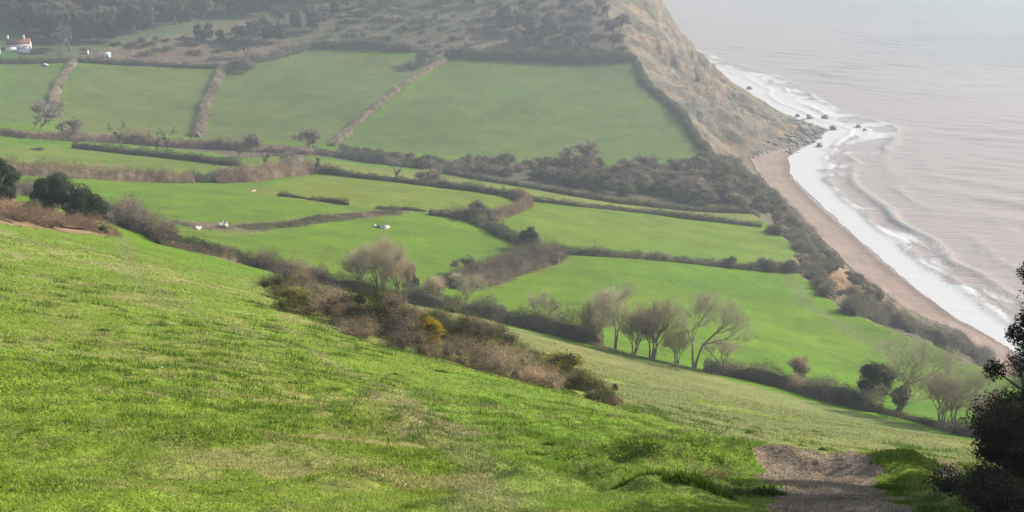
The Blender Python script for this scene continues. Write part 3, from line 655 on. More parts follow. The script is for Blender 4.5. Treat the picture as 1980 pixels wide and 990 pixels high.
near_tree(1048, 640, 7.0, 0, 'thin pale bare tree rising from the dark dense hedge', 4.4)
mp_ = bare_tree(4.8, 51, 3, .4, .38, stems=2, nb=(3, 4), thick=2.2, tcol=TAN, ncard=14, twig=.9, twid=.03, ivy=500)
x, y, z = spot(1540, 756); tree('pollard_tree', mp_, (x, y, z), .3, 1.0, 'short pollarded tree with upright shoots in the hedge at right', 'tree')
m_ = ever_tree(6.8, 61, (.060,.068,.040), 6.2, 9000, .2, .28)
x, y, z = spot(1693, 792); tree('evergreen_tree', m_, (x, y, z), 0, 1.0, 'dark round-headed evergreen tree standing in the hedge at right', 'tree')
m_ = ever_tree(4.2, 63, (.075,.075,.048), 3.2, 4000, .2, .2); x, y, z = spot(1742, 802)
tree('evergreen_tree', m_, (x, y, z), 0, 1.0, 'small dark bush-like evergreen at the foot of the tall slender bare tree', 'tree')
m_ = ever_tree(7.5, 67, (.058,.068,.040), 3.6, 5000, .25, .1); x, y, z = spot(795, 580)
tree('ivy_tree', m_, (x, y, z), 0, 1.0, 'narrow grey-green ivy clad tree right of the wide fan tree', 'tree')
m_ = ever_tree(6.5, 68, (.048,.068,.032), 6.2, 5000, .3, .02); x, y, z = spot(1026, 484)
tree('evergreen_tree', m_, (x, y, z), 0, 1.0, 'round dark green tree at the lower end of the thick dark hedge', 'tree')
def holly(px, py, H, W_, seed, label, n=16000, col=(.055,.075,.038)):
    x, y, z = spot(px, py); tm, cm = ever_tree(H, seed, col, W_, n, .24, -.05); return tree('holly_tree', (tm, cm), (x, y, z-.4), 0, 1.0, label, 'tree')
holly(118, 415, 6.2, 8.0, 71, 'large dark holly in front of the thick brown hedge')
holly(165, 432, 5.0, 6.8, 72, 'lower dark holly on the right end of the holly clump')
holly(88, 398, 4.2, 5.0, 75, 'small dark holly tucked on the left of the large one')
holly(2, 388, 6.4, 6.0, 73, 'dark holly cut off by the left edge of the picture')
# distant individual trees
D_bare = [bare_tree(9, 81, 4, .65, .14, nb=(3, 4), tcol=(.30,.265,.20), ncard=9, twig=.9, twid=.10, thick=1.1), bare_tree(9, 83, 4, .6, .08, stems=3, nb=(3, 3), tcol=(.29,.25,.19), ncard=9, twig=.9, twid=.10, thick=1.1),
          bare_tree(9, 85, 4, .75, .13, nb=(3, 4), tcol=(.30,.25,.185), ncard=9, twig=.9, twid=.10, thick=1.1)]
D_ivy = [bare_tree(8, 91, 3, .5, .4, nb=(2, 3), tcol=(.12,.11,.07), ncard=8, twig=.7, twid=.12, thick=1.8, ivy=700)]
def far_tree(px, py, H, k, label, group=None, name='bare_tree', protos=None, base=9):
    x, y, z = spot(px, py); return tree(name, (protos or D_bare)[k], (x, y, z-.2), random.uniform(0, 6.28), H/base, label, 'tree', group)
far_tree(75, 268, 16, 0, 'large pale bare tree on the hedge bank below the leftmost far field')
far_tree(143, 272, 10, 2, 'faint pale bare tree just right of the large pale one')
far_tree(238, 288, 11, 0, 'leaning ivy covered trunk, leftmost of the three above the cut hedge', None, 'ivy_tree', D_ivy, 8)
far_tree(302, 297, 10, 0, 'straight ivy covered trunk, middle of the three above the cut hedge', None, 'ivy_tree', D_ivy, 8)
far_tree(325, 299, 11, 0, 'thick ivy covered trunk, rightmost of the three above the cut hedge', None, 'ivy_tree', D_ivy, 8)
far_tree(482, 305, 10, 1, 'pale bare tree below the wide pale brown hedge')
far_tree(512, 330, 10, 0, 'slim dark trunk standing out of the rusty thicket', None, 'ivy_tree', D_ivy, 8)
far_tree(560, 335, 8, 1, 'pale twiggy tree in the rusty thicket')
far_tree(600, 300, 12, 2, 'spreading pale bare tree at the bottom of the diagonal hedge')
far_tree(612, 337, 9, 0, 'short ivy clad tree at the right end of the rusty thicket', None, 'ivy_tree', D_ivy, 8)
far_tree(765, 353, 8, 0, 'dark lone ivy tree on the hedge of the narrow strip field', None, 'ivy_tree', D_ivy, 8)
far_tree(1128, 340, 16, 2, 'big pale domed bare tree in the wooded gully')
far_tree(920, 428, 6, 1, 'grey bare bushy tree on the thick dark hedge')
far_tree(945, 432, 5, 0, 'smaller grey bare tree right of the bushy one on the thick dark hedge')
far_tree(900, 535, 5, 2, 'tiny rounded bare tree at the left end of the broad lumpy hedge')
# ================= shrubs =================
B_far = [bush_mesh('scrub_bush', 101+i, 6, 4.2, c, .42, 2600, c2, wild=.12) for i, (c, c2) in enumerate([(BROWN, GREY), (GREY, DARK), (DARK, OLIVE), (TAN, BROWN), ((.10,.09,.065), GREY)])]
b0 = [None]*5
def shrub(px, py, s, k, label, group=None, name='scrub_bush', squash=1.0):
    x, y, z = spot(px, py)
    return tag(link(name, B_far[k], loc=(x, y, z-.3), rz=random.uniform(0, 6.28), sc_=(s, s, s*squash)), label, 'bush', group)
shrub(832, 354, 1.7, 3, 'round rusty brown bush on the hedge of the narrow strip field')
shrub(1412, 517, .9, 1, 'small round grey bush in the straight low hedge, left of the larger one')
shrub(1482, 522, 1.15, 0, 'larger grey bush near the right end of the straight low hedge')
shrub(1520, 527, 1.1, 4, 'brown bush at the cliff end of the straight low hedge')
shrub(430, 348, 1.4, 3, 'round brown bush at the left end of the rusty thicket')
shrub(1060, 505, 1.25, 0, 'brown bush right of the round dark green tree')
shrub(893, 556, 1.0, 3, 'rusty bush at the lower left end of the broad lumpy hedge')
shrub(480, 138, 2.6, 0, 'large brown bushy clump at the corner of two far fields')
shrub(455, 136, 1.7, 1, 'smaller grey bush left of the large brown clump')
shrub(820, 124, 2.7, 1, 'dark bushy clump at the top of the diagonal hedge')
shrub(800, 134, 1.6, 4, 'small bush at the left foot of the dark clump on the diagonal hedge')
shrub(70, 290, .9, 4, 'low dark patch of scrub in the bright field at upper left', squash=.35)
# wooded gully
g = 'leafless shrubs in the wooded gully'; pg = [(640,296),(760,308),(900,318),(1000,318),(1060,322),(1150,330),(1250,330),(1330,330),(1400,322),(1440,345),(1480,385),(1500,410),(1440,405),(1300,392),(1180,376),(1080,360),(960,345),(800,326)]
def in_poly(p, x, y):
    r = False
    for i in range(len(p)):
        (x0, y0), (x1, y1) = p[i], p[(i+1) % len(p)]
        if (y0 > y) != (y1 > y) and x < (x1-x0)*(y-y0)/(y1-y0)+x0: r = not r
    return r
def scatter(poly, n, dmin, asp=.5):
    xs = [p[0] for p in poly]; ys = [p[1] for p in poly]; out = []
    for _ in range(n*60):
        x, y = random.uniform(min(xs), max(xs)), random.uniform(min(ys), max(ys))
        if in_poly(poly, x, y) and all((x-a)**2+((y-b)/asp)**2 > dmin*dmin for a, b in out): out.append((x, y))
        if len(out) >= n: break
    return sorted(out, key=lambda p: p[1])
for px, py in scatter(pg, 85, 17):
    s = (random.uniform(.9, 1.25)+(.45 if px > 1050 else 0))*1.3
    shrub(px, py, s, random.choice([0, 1, 1, 4, 4, 2]), 'leafless grey-brown shrub among many in the wooded gully above the beach', g)
# cliff scrub above the near beach
g = 'scrub bushes on the slope above the beach'
for px, py in scatter([(1478,412),(1520,420),(1560,455),(1600,520),(1600,575),(1575,560),(1550,510),(1540,470),(1490,450)], 26, 13):
    shrub(px, py, random.uniform(.5, .85), random.choice([0, 1, 3, 4, 4]), 'brown-grey scrub bush among others on the slope above the beach', g)
for px, py in scatter([(1405,318),(1440,330),(1475,365),(1530,415),(1550,450),(1490,425),(1440,400),(1420,360)], 34, 12):
    shrub(px, py, random.uniform(.8, 1.2), random.choice([0, 1, 4, 4]), 'brown-grey scrub bush among others on the slope above the beach', g)
for px, py in scatter([(1560,455),(1600,490),(1660,545),(1715,590),(1650,590),(1600,555),(1570,500)], 16, 17):
    shrub(px, py, random.uniform(.45, .8), random.choice([0, 3, 4, 4]), 'brown-grey scrub bush among others on the slope above the beach', g)
for px, py, s, k, l in ((1560,470,.9,2,'dark scrub bush at the top corner of the second coastal field'), (1590,565,1.0,2,'dark bush over the bare ochre cliff edge'), (1575,535,1.1,1,'grey bush on the cliff edge right of the nearest large field'), (1500,455,1.0,2,'low dark bush at the seaward end of the low grey hedge')):
    shrub(px, py, s, k, l)
# ================= wood on the far hillside =================
W_bare = [bare_tree(10, 121, 3, .6, .2, nb=(3, 3), tcol=(.20,.175,.145), ncard=26, twig=1.3, twid=.28, thick=1.4, core=3), bare_tree(10, 123, 3, .75, .15, nb=(3, 4), tcol=(.24,.205,.16), ncard=24, twig=1.4, twid=.28, thick=1.4, core=3),
          bare_tree(10, 125, 3, .5, .12, stems=2, nb=(2, 3), tcol=(.16,.145,.13), ncard=26, twig=1.3, twid=.28, thick=1.4, core=3)]
W_ever = [ever_tree(10, 131, (.038,.055,.034), 8.5, 1500, .6, .1), ever_tree(11, 133, (.045,.060,.036), 8, 1500, .6, .12)]
gb = 'leafless trees in the wood on the far hillside'; ge = 'dark evergreen trees in the wood on the far hillside'
n_w = 0
zones = [([(-40,-45),(620,-45),(620,20),(480,30),(300,62),(215,85),(160,85),(110,88),(60,68),(-40,40)], 175, 19, (.58, 10, 15)),
         ([(620,-45),(1170,-45),(1175,10),(1100,20),(620,30)], 50, 28, (.7, 7, 10)),
         ([(480,60),(560,40),(610,60),(600,80),(500,92)], 9, 18, (.3, 9, 12)),
         ([(380,72),(470,66),(480,98),(390,108)], 7, 20, (.15, 7, 9)),
         ([(960,30),(1060,30),(1090,100),(990,100)], 14, 24, (.5, 8, 11)),
         ([(620,30),(960,30),(980,88),(620,85)], 10, 50, (.9, 4, 6)), ([(1090,25),(1190,30),(1215,105),(1100,105)], 14, 26, (.85, 7, 10))]
for poly, n, dm, (pb, h0, h1) in zones:
    for px, py in scatter(poly, n, dm, .45):
        x, y, z = spot(px, py); H = random.uniform(h0, h1)*1.4
        if random.random() < pb: tree('bare_tree', random.choice(W_bare), (x, y, z-.3), random.uniform(0, 6.28), H/10, 'leafless grey-brown tree among many in the wood on the far hillside', 'tree', gb)
        else: tree('evergreen_tree', random.choice(W_ever), (x, y, z-.3), random.uniform(0, 6.28), H/11, 'dark evergreen tree among many in the wood on the far hillside', 'tree', ge)
gs = 'scrub bushes on the far hillside'
for poly, n, dm in (([(600,-20),(1170,0),(1215,100),(880,100),(620,82)], 130, 14), ([(150,98),(470,50),(470,100),(300,108)], 16, 26), ([(620,84),(860,92),(860,104),(620,90)], 14, 14)):
    for px, py in scatter(poly, n, dm, .45):
        shrub(px, py, random.uniform(.8, 1.7), random.choice([0, 3, 3, 3, 4, 0]), 'low scrub bush among many on the rough far hillside', gs, squash=.6)
for px, py, H, k, l in ((135,100,15,1,'tall pale bare tree right of the white cottage'), (120,108,13,0,'pale bare tree between cottage and the wood'), (278,92,6,2,'small pale rounded tree on the rough slope above the sheds'), (345,36,7,1,'pale round tree alone at the top of the rough slope'), (372,38,7,0,'pale round tree, right one of the pair on the rough slope'), (410,28,8,1,'pale round tree higher right of the pair on the rough slope'), (475,110,13,2,'brown tree standing above the large brown clump'), (300,90,6,0,'low pale tree right of the small rounded one')):
    far_tree(px, py, H, k, l, protos=W_bare, base=10)
# ================= gorse thicket on the near slope =================
YEL = (.46, .35, .03)
def gorse(px, py, wid, hgt, col, col2, label, tips=None, n=9000, s_=.115, name='gorse_bush', cat='gorse', asp=.35, seed=None, wild=.16):
    x, y, z = spot(px, py); seed = seed or int(px*3+py)
    wid *= GS; hgt *= GS*1.1; n = int(n*1.6)
    me = bush_mesh(name, seed, wid, hgt, col, s_, n, col2, tips, aspect=asp, wild=wild)
    return tag(link(name, me, loc=(x, y, z-.1)), label, cat)
GS = 1.8; G = (.115, .120, .045); GD = (.065, .075, .032); BR = (.220, .172, .108); BP = (.310, .235, .150); OL = (.24, .21, .06)
gorse(548, 596, 2.3, 1.9, BR, GREY, 'leftmost brown bramble mound of the thicket, with a tall back', None, 9000, name='bramble_bush', cat='bramble')
gorse(578, 586, 2.2, 2.0, BR, OL, 'brown mound topped with olive gorse sprigs at the upper left of the thicket', (OL, .22), 9000)
gorse(612, 614, 2.6, 1.5, BR, BP, 'reddish brown bramble mound second along the front of the thicket', None, 9000, name='bramble_bush', cat='bramble')
gorse(655, 630, 2.4, 1.4, BR, BP, 'low brown bramble mound left of the dark gorse', None, 8000, name='bramble_bush', cat='bramble')
gorse(712, 648, 2.2, 1.75, GD, G, 'dark green gorse bush with olive top in the left half of the thicket', (OL, .20), 11000)
gorse(762, 663, 2.0, 1.6, BR, GREY, 'grey-brown twiggy mound between the dark gorse and the yellow one', None, 9000, name='bramble_bush', cat='bramble')
gorse(775, 648, 1.8, 1.5, G, BR, 'green gorse rising behind the twiggy mound left of the yellow one', None, 8000)
gorse(824, 680, 1.15, 1.25, YEL, G, 'gorse bush covered in bright yellow flowers in the middle of the thicket', (YEL, .02), 9000)
gorse(868, 676, 2.3, 2.1, G, OLIVE, 'tall grey-green gorse right of the yellow flowering one', None, 12000)
gorse(918, 692, 2.2, 2.0, G, BR, 'olive gorse mound sloping down in the right half of the thicket', None, 11000)
gorse(968, 698, 1.9, 1.7, GD, OLIVE, 'upright dark gorse spire right of the olive mound', None, 10000)
gorse(1012, 710, 1.8, 1.25, OLIVE, G, 'gorse with yellow-tipped branches on the far side of the thicket', (YEL, .12), 9000)
gorse(1050, 713, 1.3, .9, OLIVE, BR, 'small yellow-tipped gorse left of the last big gorse', (YEL, .10), 5000)
gorse(1092, 750, 1.9, 1.35, GD, OL, 'dark gorse mound with yellowish crown at the right end of the thicket', ((.30,.24,.03), .12), 11000)
gorse(1130, 764, 1.6, .95, OLIVE, BR, 'low olive gorse trailing off at the right end of the thicket', (OL, .15), 8000)
gorse(1160, 776, 1.1, .5, BR, G, 'last low twiggy tuft at the right tip of the thicket', None, 4000)
gt = 'brown and olive mounds filling the middle of the gorse thicket'
for i, (px, py) in enumerate([(565,602),(600,592),(635,610),(672,628),(700,628),(735,648),(748,632),(782,660),(800,645),(862,664),(850,652),(895,682),(890,664),(940,696),(945,678),(990,710),(985,696),(1035,722),(1065,728),(1030,706),(1075,740),(1115,752)]):
    o = gorse(px, py+4, random.uniform(1.5, 1.9), random.uniform(.95, 1.35)*(1 if px < 1000 else .65), [G, GD, BR, OLIVE][i % 4], [OL, OLIVE, G, BR][(i//2) % 4], 'brown and olive scrub mound among several filling the middle of the gorse thicket', (OL, .25), 7000, seed=900+i); o['group'] = gt
gorse(1187, 757, .35, .35, GD, G, 'tiny dark gorse sprig standing alone right of the thicket', None, 700)
for i, (px, py, wd, h_, l) in enumerate([(800,682,2.2,.8,'pinkish brown dead bracken below the yellow gorse'), (862,696,2.2,.8,'pale brown dead bracken below the tall grey-green gorse'), (925,714,2.3,.85,'pinkish brown dead bracken below the olive gorse mound'), (985,730,2.1,.85,'wide pinkish dead bracken below the dark gorse spire'), (1040,744,1.6,.7,'dead bracken beside the last dark gorse mound'), (690,650,1.6,.7,'grey dead stems at the foot of the dark green gorse')]):
    gorse(px, py, wd, h_, BP, BR, l, None, 7000, .12, 'bracken_clump', 'bracken', .18, 500+i, .3)
GS = 1.0
for i, (px, py, l) in enumerate([(8,402,'rust brown bracken clump at the left edge below the holly'),(40,415,'bracken clump, second from the left edge'),(75,424,'bracken clump below the large holly, third from the left edge'),(105,428,'bracken clump below the right side of the large holly'),(135,438,'bracken clump left of the gorse at the end of the bracken bank'),(25,425,'low tan bracken in front of the leftmost clumps'),(90,440,'low tan bracken in front of the clumps below the holly'),(0,425,'low bracken cut by the left edge')]):
    gorse(px, py, 4.4, 1.1, (.30,.185,.11), (.26,.20,.13), l, None, 3500, .2, 'bracken_clump', 'bracken', .2, 700+i, .3)
gorse(58, 405, 3.0, 1.6, OLIVE, G, 'olive gorse bush among the bracken at far left', None, 5000, .16)
gorse(170, 445, 2.6, 1.5, OLIVE, OL, 'gorse bush at the right end of the rust brown bracken', None, 5000, .16)
gorse(200, 455, 1.2, 1.6, GD, OL, 'narrow dark gorse at the tip of the bracken bank', None, 2500, .14)
# big dark bush at the lower right
GS = 1.0; DB = (.055, .048, .032)
gorse(2055, 980, 1.7, 1.3, DB, (.065,.052,.036), 'big dark bush filling the lower right corner', None, 30000, .042, 'thorn_bush', 'bush', .45, 611, .14)
gorse(1965, 985, 1.1, .95, DB, (.070,.055,.040), 'dark twiggy bush leaning out to the left of the big dark bush', None, 18000, .038, 'thorn_bush', 'bush', .4, 612, .14)
gorse(1905, 1000, 1.1, .5, DB, (.080,.060,.045), 'lowest dark skirt of bramble beside the path at lower right', None, 10000, .036, 'thorn_bush', 'bush', .4, 614, .14)
gorse(1955, 925, 1.0, .6, DB, (.065,.052,.036), 'dark bush behind the big one, showing above its left shoulder', None, 12000, .042, 'thorn_bush', 'bush', .45, 613, .14)
for i, (dx_, dy_) in enumerate([(9.8, 15.1), (8.7, 12.7), (7.6, 10.2)]):  # unseen trees added beyond the right edge to cast shade on the path
    z = gz(dx_, dy_); m_ = ever_tree(6.2-.3*i, 640+i, (.05,.05,.032), 4.2, 22000, .10, .02, 0)
    tree('thorn_tree', m_, (dx_, dy_, z-.1), 0, 1.0, ['tall dark thorn tree just outside the right edge beside the big dark bush', 'tall dark thorn tree outside the lower right corner, second along the path', 'tall dark thorn tree outside the lower right corner, nearest the viewer'][i], 'tree')
def thorn():
    r = np.random.default_rng(99); x, y, z = at(1962, 960); z = gz(x, y)
    S = []; pts = [(0,0,-.1), (-.02,.05,.6), (-.05,.05,1.15), (.0,.05,1.75), (.06,.05,2.3)]
    for a, b, k in zip(pts, pts[1:], range(4)): S.append((*a, .045-.008*k, *b, .037-.008*k))
    tips = []
    for bx, bz in ((1, .9), (2, 1.2), (3, 1.7), (3, 1.9), (4, 2.3), (2, 1.4), (4, 2.1)):
        p = Vector(pts[bx]); d_ = Vector((r.uniform(-.9, .5), r.uniform(-.5, .5), r.uniform(.1, .6))).normalized(); q = p+d_*r.uniform(.22, .42); S.append((*p, .016, *q, .008)); tips.append(q)
    V, F = tubes(S, 6); e = link('thorn_tree', None, loc=(x, y, z)); tag(e, 'small dark wind-bent tree with thin stem at the right edge', 'tree')
    link('trunk', mesh('trunk', V, F, None, [M_bark], True), e)
    lob = [(*t, r.uniform(.12, .2)) for t in tips]+[(-.02,0,2.32,.24),(.1,.1,2.1,.26),(-.10,0,1.72,.15),(.12,0,1.82,.2)]
    L_ = np.array(lob); n = 9000; k = r.integers(0, len(L_), n); dr = r.normal(size=(n, 3)); dr /= np.linalg.norm(dr, axis=1)[:, None]
    c = L_[k, :3]+dr*(L_[k, 3]*r.uniform(.3, 1.1, n))[:, None]; v, f, cl = cards(c, .035, .45, (.040,.040,.024), .4, 0, r); q = r.uniform(size=len(c)) < .08; cl = cl.reshape(-1, 4, 3); cl[q] = (.16, .10, .04); cl = cl.reshape(-1, 3)
    link('crown', mesh('crown', v, f, cl, [M_leaf]), e)
thorn()
# ================= near grass =================
def blades(n, a0, a1, r0, r1, seed, hbase, lush=None):
    r = np.random.default_rng(seed); A = np.radians(r.uniform(a0, a1, n)); R = np.exp(r.uniform(math.log(r0), math.log(r1), n)+r.normal(0, .22, n)); R = np.maximum(R, 5.5); x = R*np.sin(A); y = R*np.cos(A)
    col, rough = ground_colours(x, y, np.full(n, 110.)); keep = rough < .02; x, y, R, col = x[keep], y[keep], R[keep], col[keep]; n = len(x); z = ground(x, y)
    clump = 1+.35*fbm(x, y, .28, 2, 405); tus = sm(.05, .5, fbm(x, y, 1.3, 3, 401)+.35*fbm(x, y, 5, 2, 402))
    h = hbase*(R/10)**.55*r.uniform(.5, 1.3, n)*(.75+.7*tus); wv = h*.11+R*.0006
    a = r.uniform(0, 6.28, n); lean = r.uniform(.2, 1.1, n)
    tip = np.stack([x+np.cos(a)*h*lean, y+np.sin(a)*h*lean, z+h], 1); b = a+r.uniform(-1.5, 1.5, n)
    p0 = np.stack([x-np.cos(b)*wv, y-np.sin(b)*wv, z-.01], 1); p1 = np.stack([x+np.cos(b)*wv, y+np.sin(b)*wv, z-.01], 1)
    k = r.uniform(.7, 1.35, (n, 1)); dry = (r.uniform(size=n) < .10)[:, None]; c = np.where(dry, np.array([.26, .24, .11]), col*k*1.4*clump[:, None])
    return np.stack([p0, p1, tip], 1).reshape(-1, 3), np.arange(3*n).reshape(-1, 3), np.repeat(c, 3, 0)
def tufts(n, seed):
    r = np.random.default_rng(seed); A = np.radians(r.uniform(-27, 27, n)); R = np.exp(r.uniform(math.log(7.5), math.log(75), n)); cx, cy = R*np.sin(A), R*np.cos(A)
    keep = (fbm(cx, cy, 9, 3, 411)+.25*(cx > 0) > .02); cx, cy, R = cx[keep], cy[keep], R[keep]; m = 90; n = len(cx)
    sz = (R/12)**.7*r.uniform(.05, .16, n); q = r.normal(0, 1, (n, m, 2))*sz[:, None, None]*np.array([1.5, .8]); bx_ = cx[:, None]+q[..., 0]; by_ = cy[:, None]+q[..., 1]
    cc, rg = ground_colours(bx_.ravel(), by_.ravel(), np.full(n*m, 110.)); ok = rg < .012; z = ground(bx_.ravel(), by_.ravel())
    fall = np.exp(-((q**2).sum(-1))/(sz[:, None]**2*3)).ravel(); h = np.repeat(sz, m)*.75*r.uniform(.4, 1.2, n*m)*fall+.01; wv = np.repeat((R/12)**.8, m)*.006; a = r.uniform(0, 6.28, n*m)
    x, y = bx_.ravel(), by_.ravel(); p0 = np.stack([x-np.sin(a)*wv, y+np.cos(a)*wv, z], 1); p1 = np.stack([x+np.sin(a)*wv, y-np.cos(a)*wv, z], 1); tip = np.stack([x+np.cos(a)*h*.5, y+np.sin(a)*h*.5, z+h], 1)
    kind = np.repeat(r.uniform(size=n), m)[:, None]; col = np.where(kind < .84, np.array([.100, .170, .018]), np.array([.26, .235, .11]))*r.uniform(.7, 1.3, (n*m, 1))
    V = np.stack([p0, p1, tip], 1)[ok]; col = col[ok]; k = len(V); return V.reshape(-1, 3), np.arange(3*k).reshape(-1, 3), np.repeat(col, 3, 0)
v, f, cl = join([tufts(1900, 15), blades(300000, -28, 28, 6, 26, 5, .026), blades(160000, -27, 27, 22, 110, 6, .024)])
tag(link('grass', mesh('grass', v, f, cl, [M_grass])), 'short uneven pasture grass on the near slope', 'grass', kind='stuff')
def tussock(px, py, wid, hgt, label, col=(.085,.165,.014), n=1300):
    x, y, z = spot(px, py); r = np.random.default_rng(int(px)); a = r.uniform(0, 6.28, n); q = np.sqrt(r.uniform(0, 1, n))*wid*.5; bx = np.cos(a)*q*1.5; by = np.sin(a)*q*.7
    h = .75*hgt*r.uniform(.3, 1.25, n)*(1.05-(q/(wid*.5))**2)*(1+.7*fbm(x+bx, y+by, wid*.3, 3, 9)); a2 = r.uniform(0, 6.28, n); l_ = r.uniform(.1, .7, n)*h; wv = np.full(n, .007)+hgt*.03
    gxx = x+bx; gyy = y+by; zz = ground(gxx, gyy)-z-.01
    tip = np.stack([bx+np.cos(a2)*l_+.3*bx/wid*hgt, by+np.sin(a2)*l_, zz+h], 1); p0 = np.stack([bx-np.sin(a2)*wv, by+np.cos(a2)*wv, zz], 1); p1 = np.stack([bx+np.sin(a2)*wv, by-np.cos(a2)*wv, zz], 1)
    c = np.array(col)*r.uniform(.6, 1.4, (n, 1)); me = mesh('grass_tussock', np.stack([p0, p1, tip], 1).reshape(-1, 3), np.arange(3*n).reshape(-1, 3), np.repeat(c, 3, 0), [M_grass])
    tag(link('grass_tussock', me, loc=(x, y, z)), label, 'grass')
for a in [(1030,884,.30,.16,'dark green tussock above the bottom centre, widest of its row'), (1075,878,.3,.15,'dark green tussock at the right of the widest one'), (1350,975,.5,.2,'dark green tussock at the bottom edge left of the path'), (1590,873,.34,.22,'dark rounded tussock above the path'), (1448,838,.30,.25,'small dark tuft on the brow above the dead bramble'), (1690,915,.34,.17,'green tussock on the bank right of the path'), (1740,950,.5,.14,'shaded tussock between the path and the dark bush'),
          (850,718,.5,.16,'dark ragged tuft below the thicket centre'), (770,725,.4,.13,'small dark tuft left of the ragged one below the thicket'), (200,632,.5,.10,'low dark tuft high on the left slope'), (1240,945,.5,.15,'bright tussock near the bottom right of centre'), (1480,960,.3,.18,'overhanging tussock on the left lip of the path')]:
    tussock(*a)
# dead bramble stalks and weeds
def stalks(px, py, wid, hgt, n, col, label, name='bramble_stalks', arch=.6, rad_=.004, cat='bramble'):
    x, y, z = spot(px, py); r = random.Random(int(px+py)); S = []
    for i in range(n):
        bx = r.gauss(0, wid*.3); by = r.gauss(0, wid*.15); p = Vector((bx, by, gz(x+bx, y+by)-z)); d_ = Vector((r.gauss(0, .5), r.gauss(0, .4), 1)).normalized(); L = hgt*r.uniform(.5, 1.2)*1.5; m = 6
        for k in range(m):
            q = p+d_*L/m; S.append((*p, rad_*(1-.1*k), *q, rad_*(.9-.1*k))); p = q; d_ = (d_+Vector((r.gauss(0, .25), r.gauss(0, .2), -arch*.45))).normalized()
    V, F = tubes(S, 4); c = np.repeat(np.array(col)*np.random.default_rng(3).uniform(.7, 1.3, (len(S), 1)), 8, 0)
    tag(link(name, mesh(name, V, F, c, [M_leaf]), loc=(x, y, z)), label, cat)
stalks(1200, 895, 1.0, .28, 130, (.34,.27,.18), 'tangle of pale dead bramble stems on the brow, right of bottom centre', arch=1.3)
stalks(1290, 905, .7, .22, 90, (.26,.17,.12), 'reddish brown dead stems right of the pale tangle', arch=1.0)
stalks(1380, 925, .5, .25, 60, (.27,.20,.13), 'tan dead stems on the bank left of the path', arch=.8)
stalks(1440, 960, .5, .2, 60, (.24,.20,.10), 'yellowish dead stems hanging over the path edge', arch=.8)
stalks(1375, 892, .45, .55, 12, (.16,.13,.10), 'thin tall dark weed stalks on the brow left of the path', 'weed_stalks', .15, .004, 'weed')
stalks(1290, 870, .5, .5, 8, (.19,.16,.12), 'few faint weed stalks standing behind the reddish stems', 'weed_stalks', .15, .003, 'weed')
# ================= stones =================
def stone(px, py, sx_, sy_, sz_, label, mat, group=None, name='boulder', z0=None, seed=None, cat='rock'):
    r = np.random.default_rng(seed or int(px*7+py)); (V, F), = blob(r, [(0, 0, 0, 1)], 1.0); V = np.sign(V)*np.abs(V)**r.uniform(.7, 1.3, 3)*np.array([sx_, sy_, sz_])*.5*(1+.25*r.normal(size=(len(V), 1))); 
    if z0 is None: x, y, z = spot(px, py)
    else: x, y, z = Pz(px, py, z0)
    cap0 = len(V); V = np.vstack([V, [[0, 0, sz_*.5], [0, 0, -sz_*.5]]]); top = np.array([(cap0, i, (i+1) % 12) for i in range(12)]); b0_ = 84; bot = np.array([(cap0+1, b0_+(i+1) % 12, b0_+i) for i in range(12)])
    me = mesh(name, V, [F, top, bot], None, [mat]); tag(link(name, me, loc=(float(x), float(y), float(z)+sz_*.2), rz=float(r.uniform(0, 3))), label, cat, group)
M_pale = mat_plain('pale_stone', (.62, .56, .48), .8, 2, .2, .05)
stone(436, 441, 2.6, 1.4, 2.1, 'upright pale boulder in the marshy hollow', M_pale)
stone(427, 438, 1.6, 1.2, 1.2, 'smaller pale stone leaning left of the upright boulder', M_pale)
stone(382, 444, 1.6, 1, .9, 'low white stone at the left of the marshy hollow', M_pale)
stone(733, 439, 2.6, 1.4, 1.0, 'grey flat stone in the field below the rushes', M_rock)
stone(746, 441, 2.0, 1.2, 1.1, 'white stone at the right of the grey flat one', M_pale)
stone(724, 437, 1.0, .8, .8, 'small pale stone at the left of the grey flat one', M_pale)
stone(372, 350, 2.4, 1.4, 1.2, 'pale trough-like stone at the end of the thick brown hedge', M_pale)
stone(488, 370, 2.8, 1.6, .6, 'flat sandy stone in the field below the rusty thicket', mat_plain('sandy_stone', (.36,.28,.19), .9, 2, .2))
stone(312, 707, .11, .08, .05, 'small white pebble on the near slope', M_pale)
for px, py, s, l in ((1542,225,5,'dark rock in the surf, leftmost of the three off the headland'), (1565,229,7,'dark pyramid rock in the surf, middle of the three off the headland'), (1595,229,6,'dark rock in the surf, rightmost of the three off the headland'), (1611,250,7,'dark rock in the surf just beyond the headland tip'), (1659,246,5,'small outlying dark rock in the surf'), (1672,252,4,'smallest and farthest rock out in the surf'), (1585,283,6,'low dark rock in the foam below the headland tip'), (1448,172,6,'dark rock at the cliff foot in the farthest surf')):
    stone(px, py, s*.7, s*.5, s*.45, l, M_rock, z0=.2)
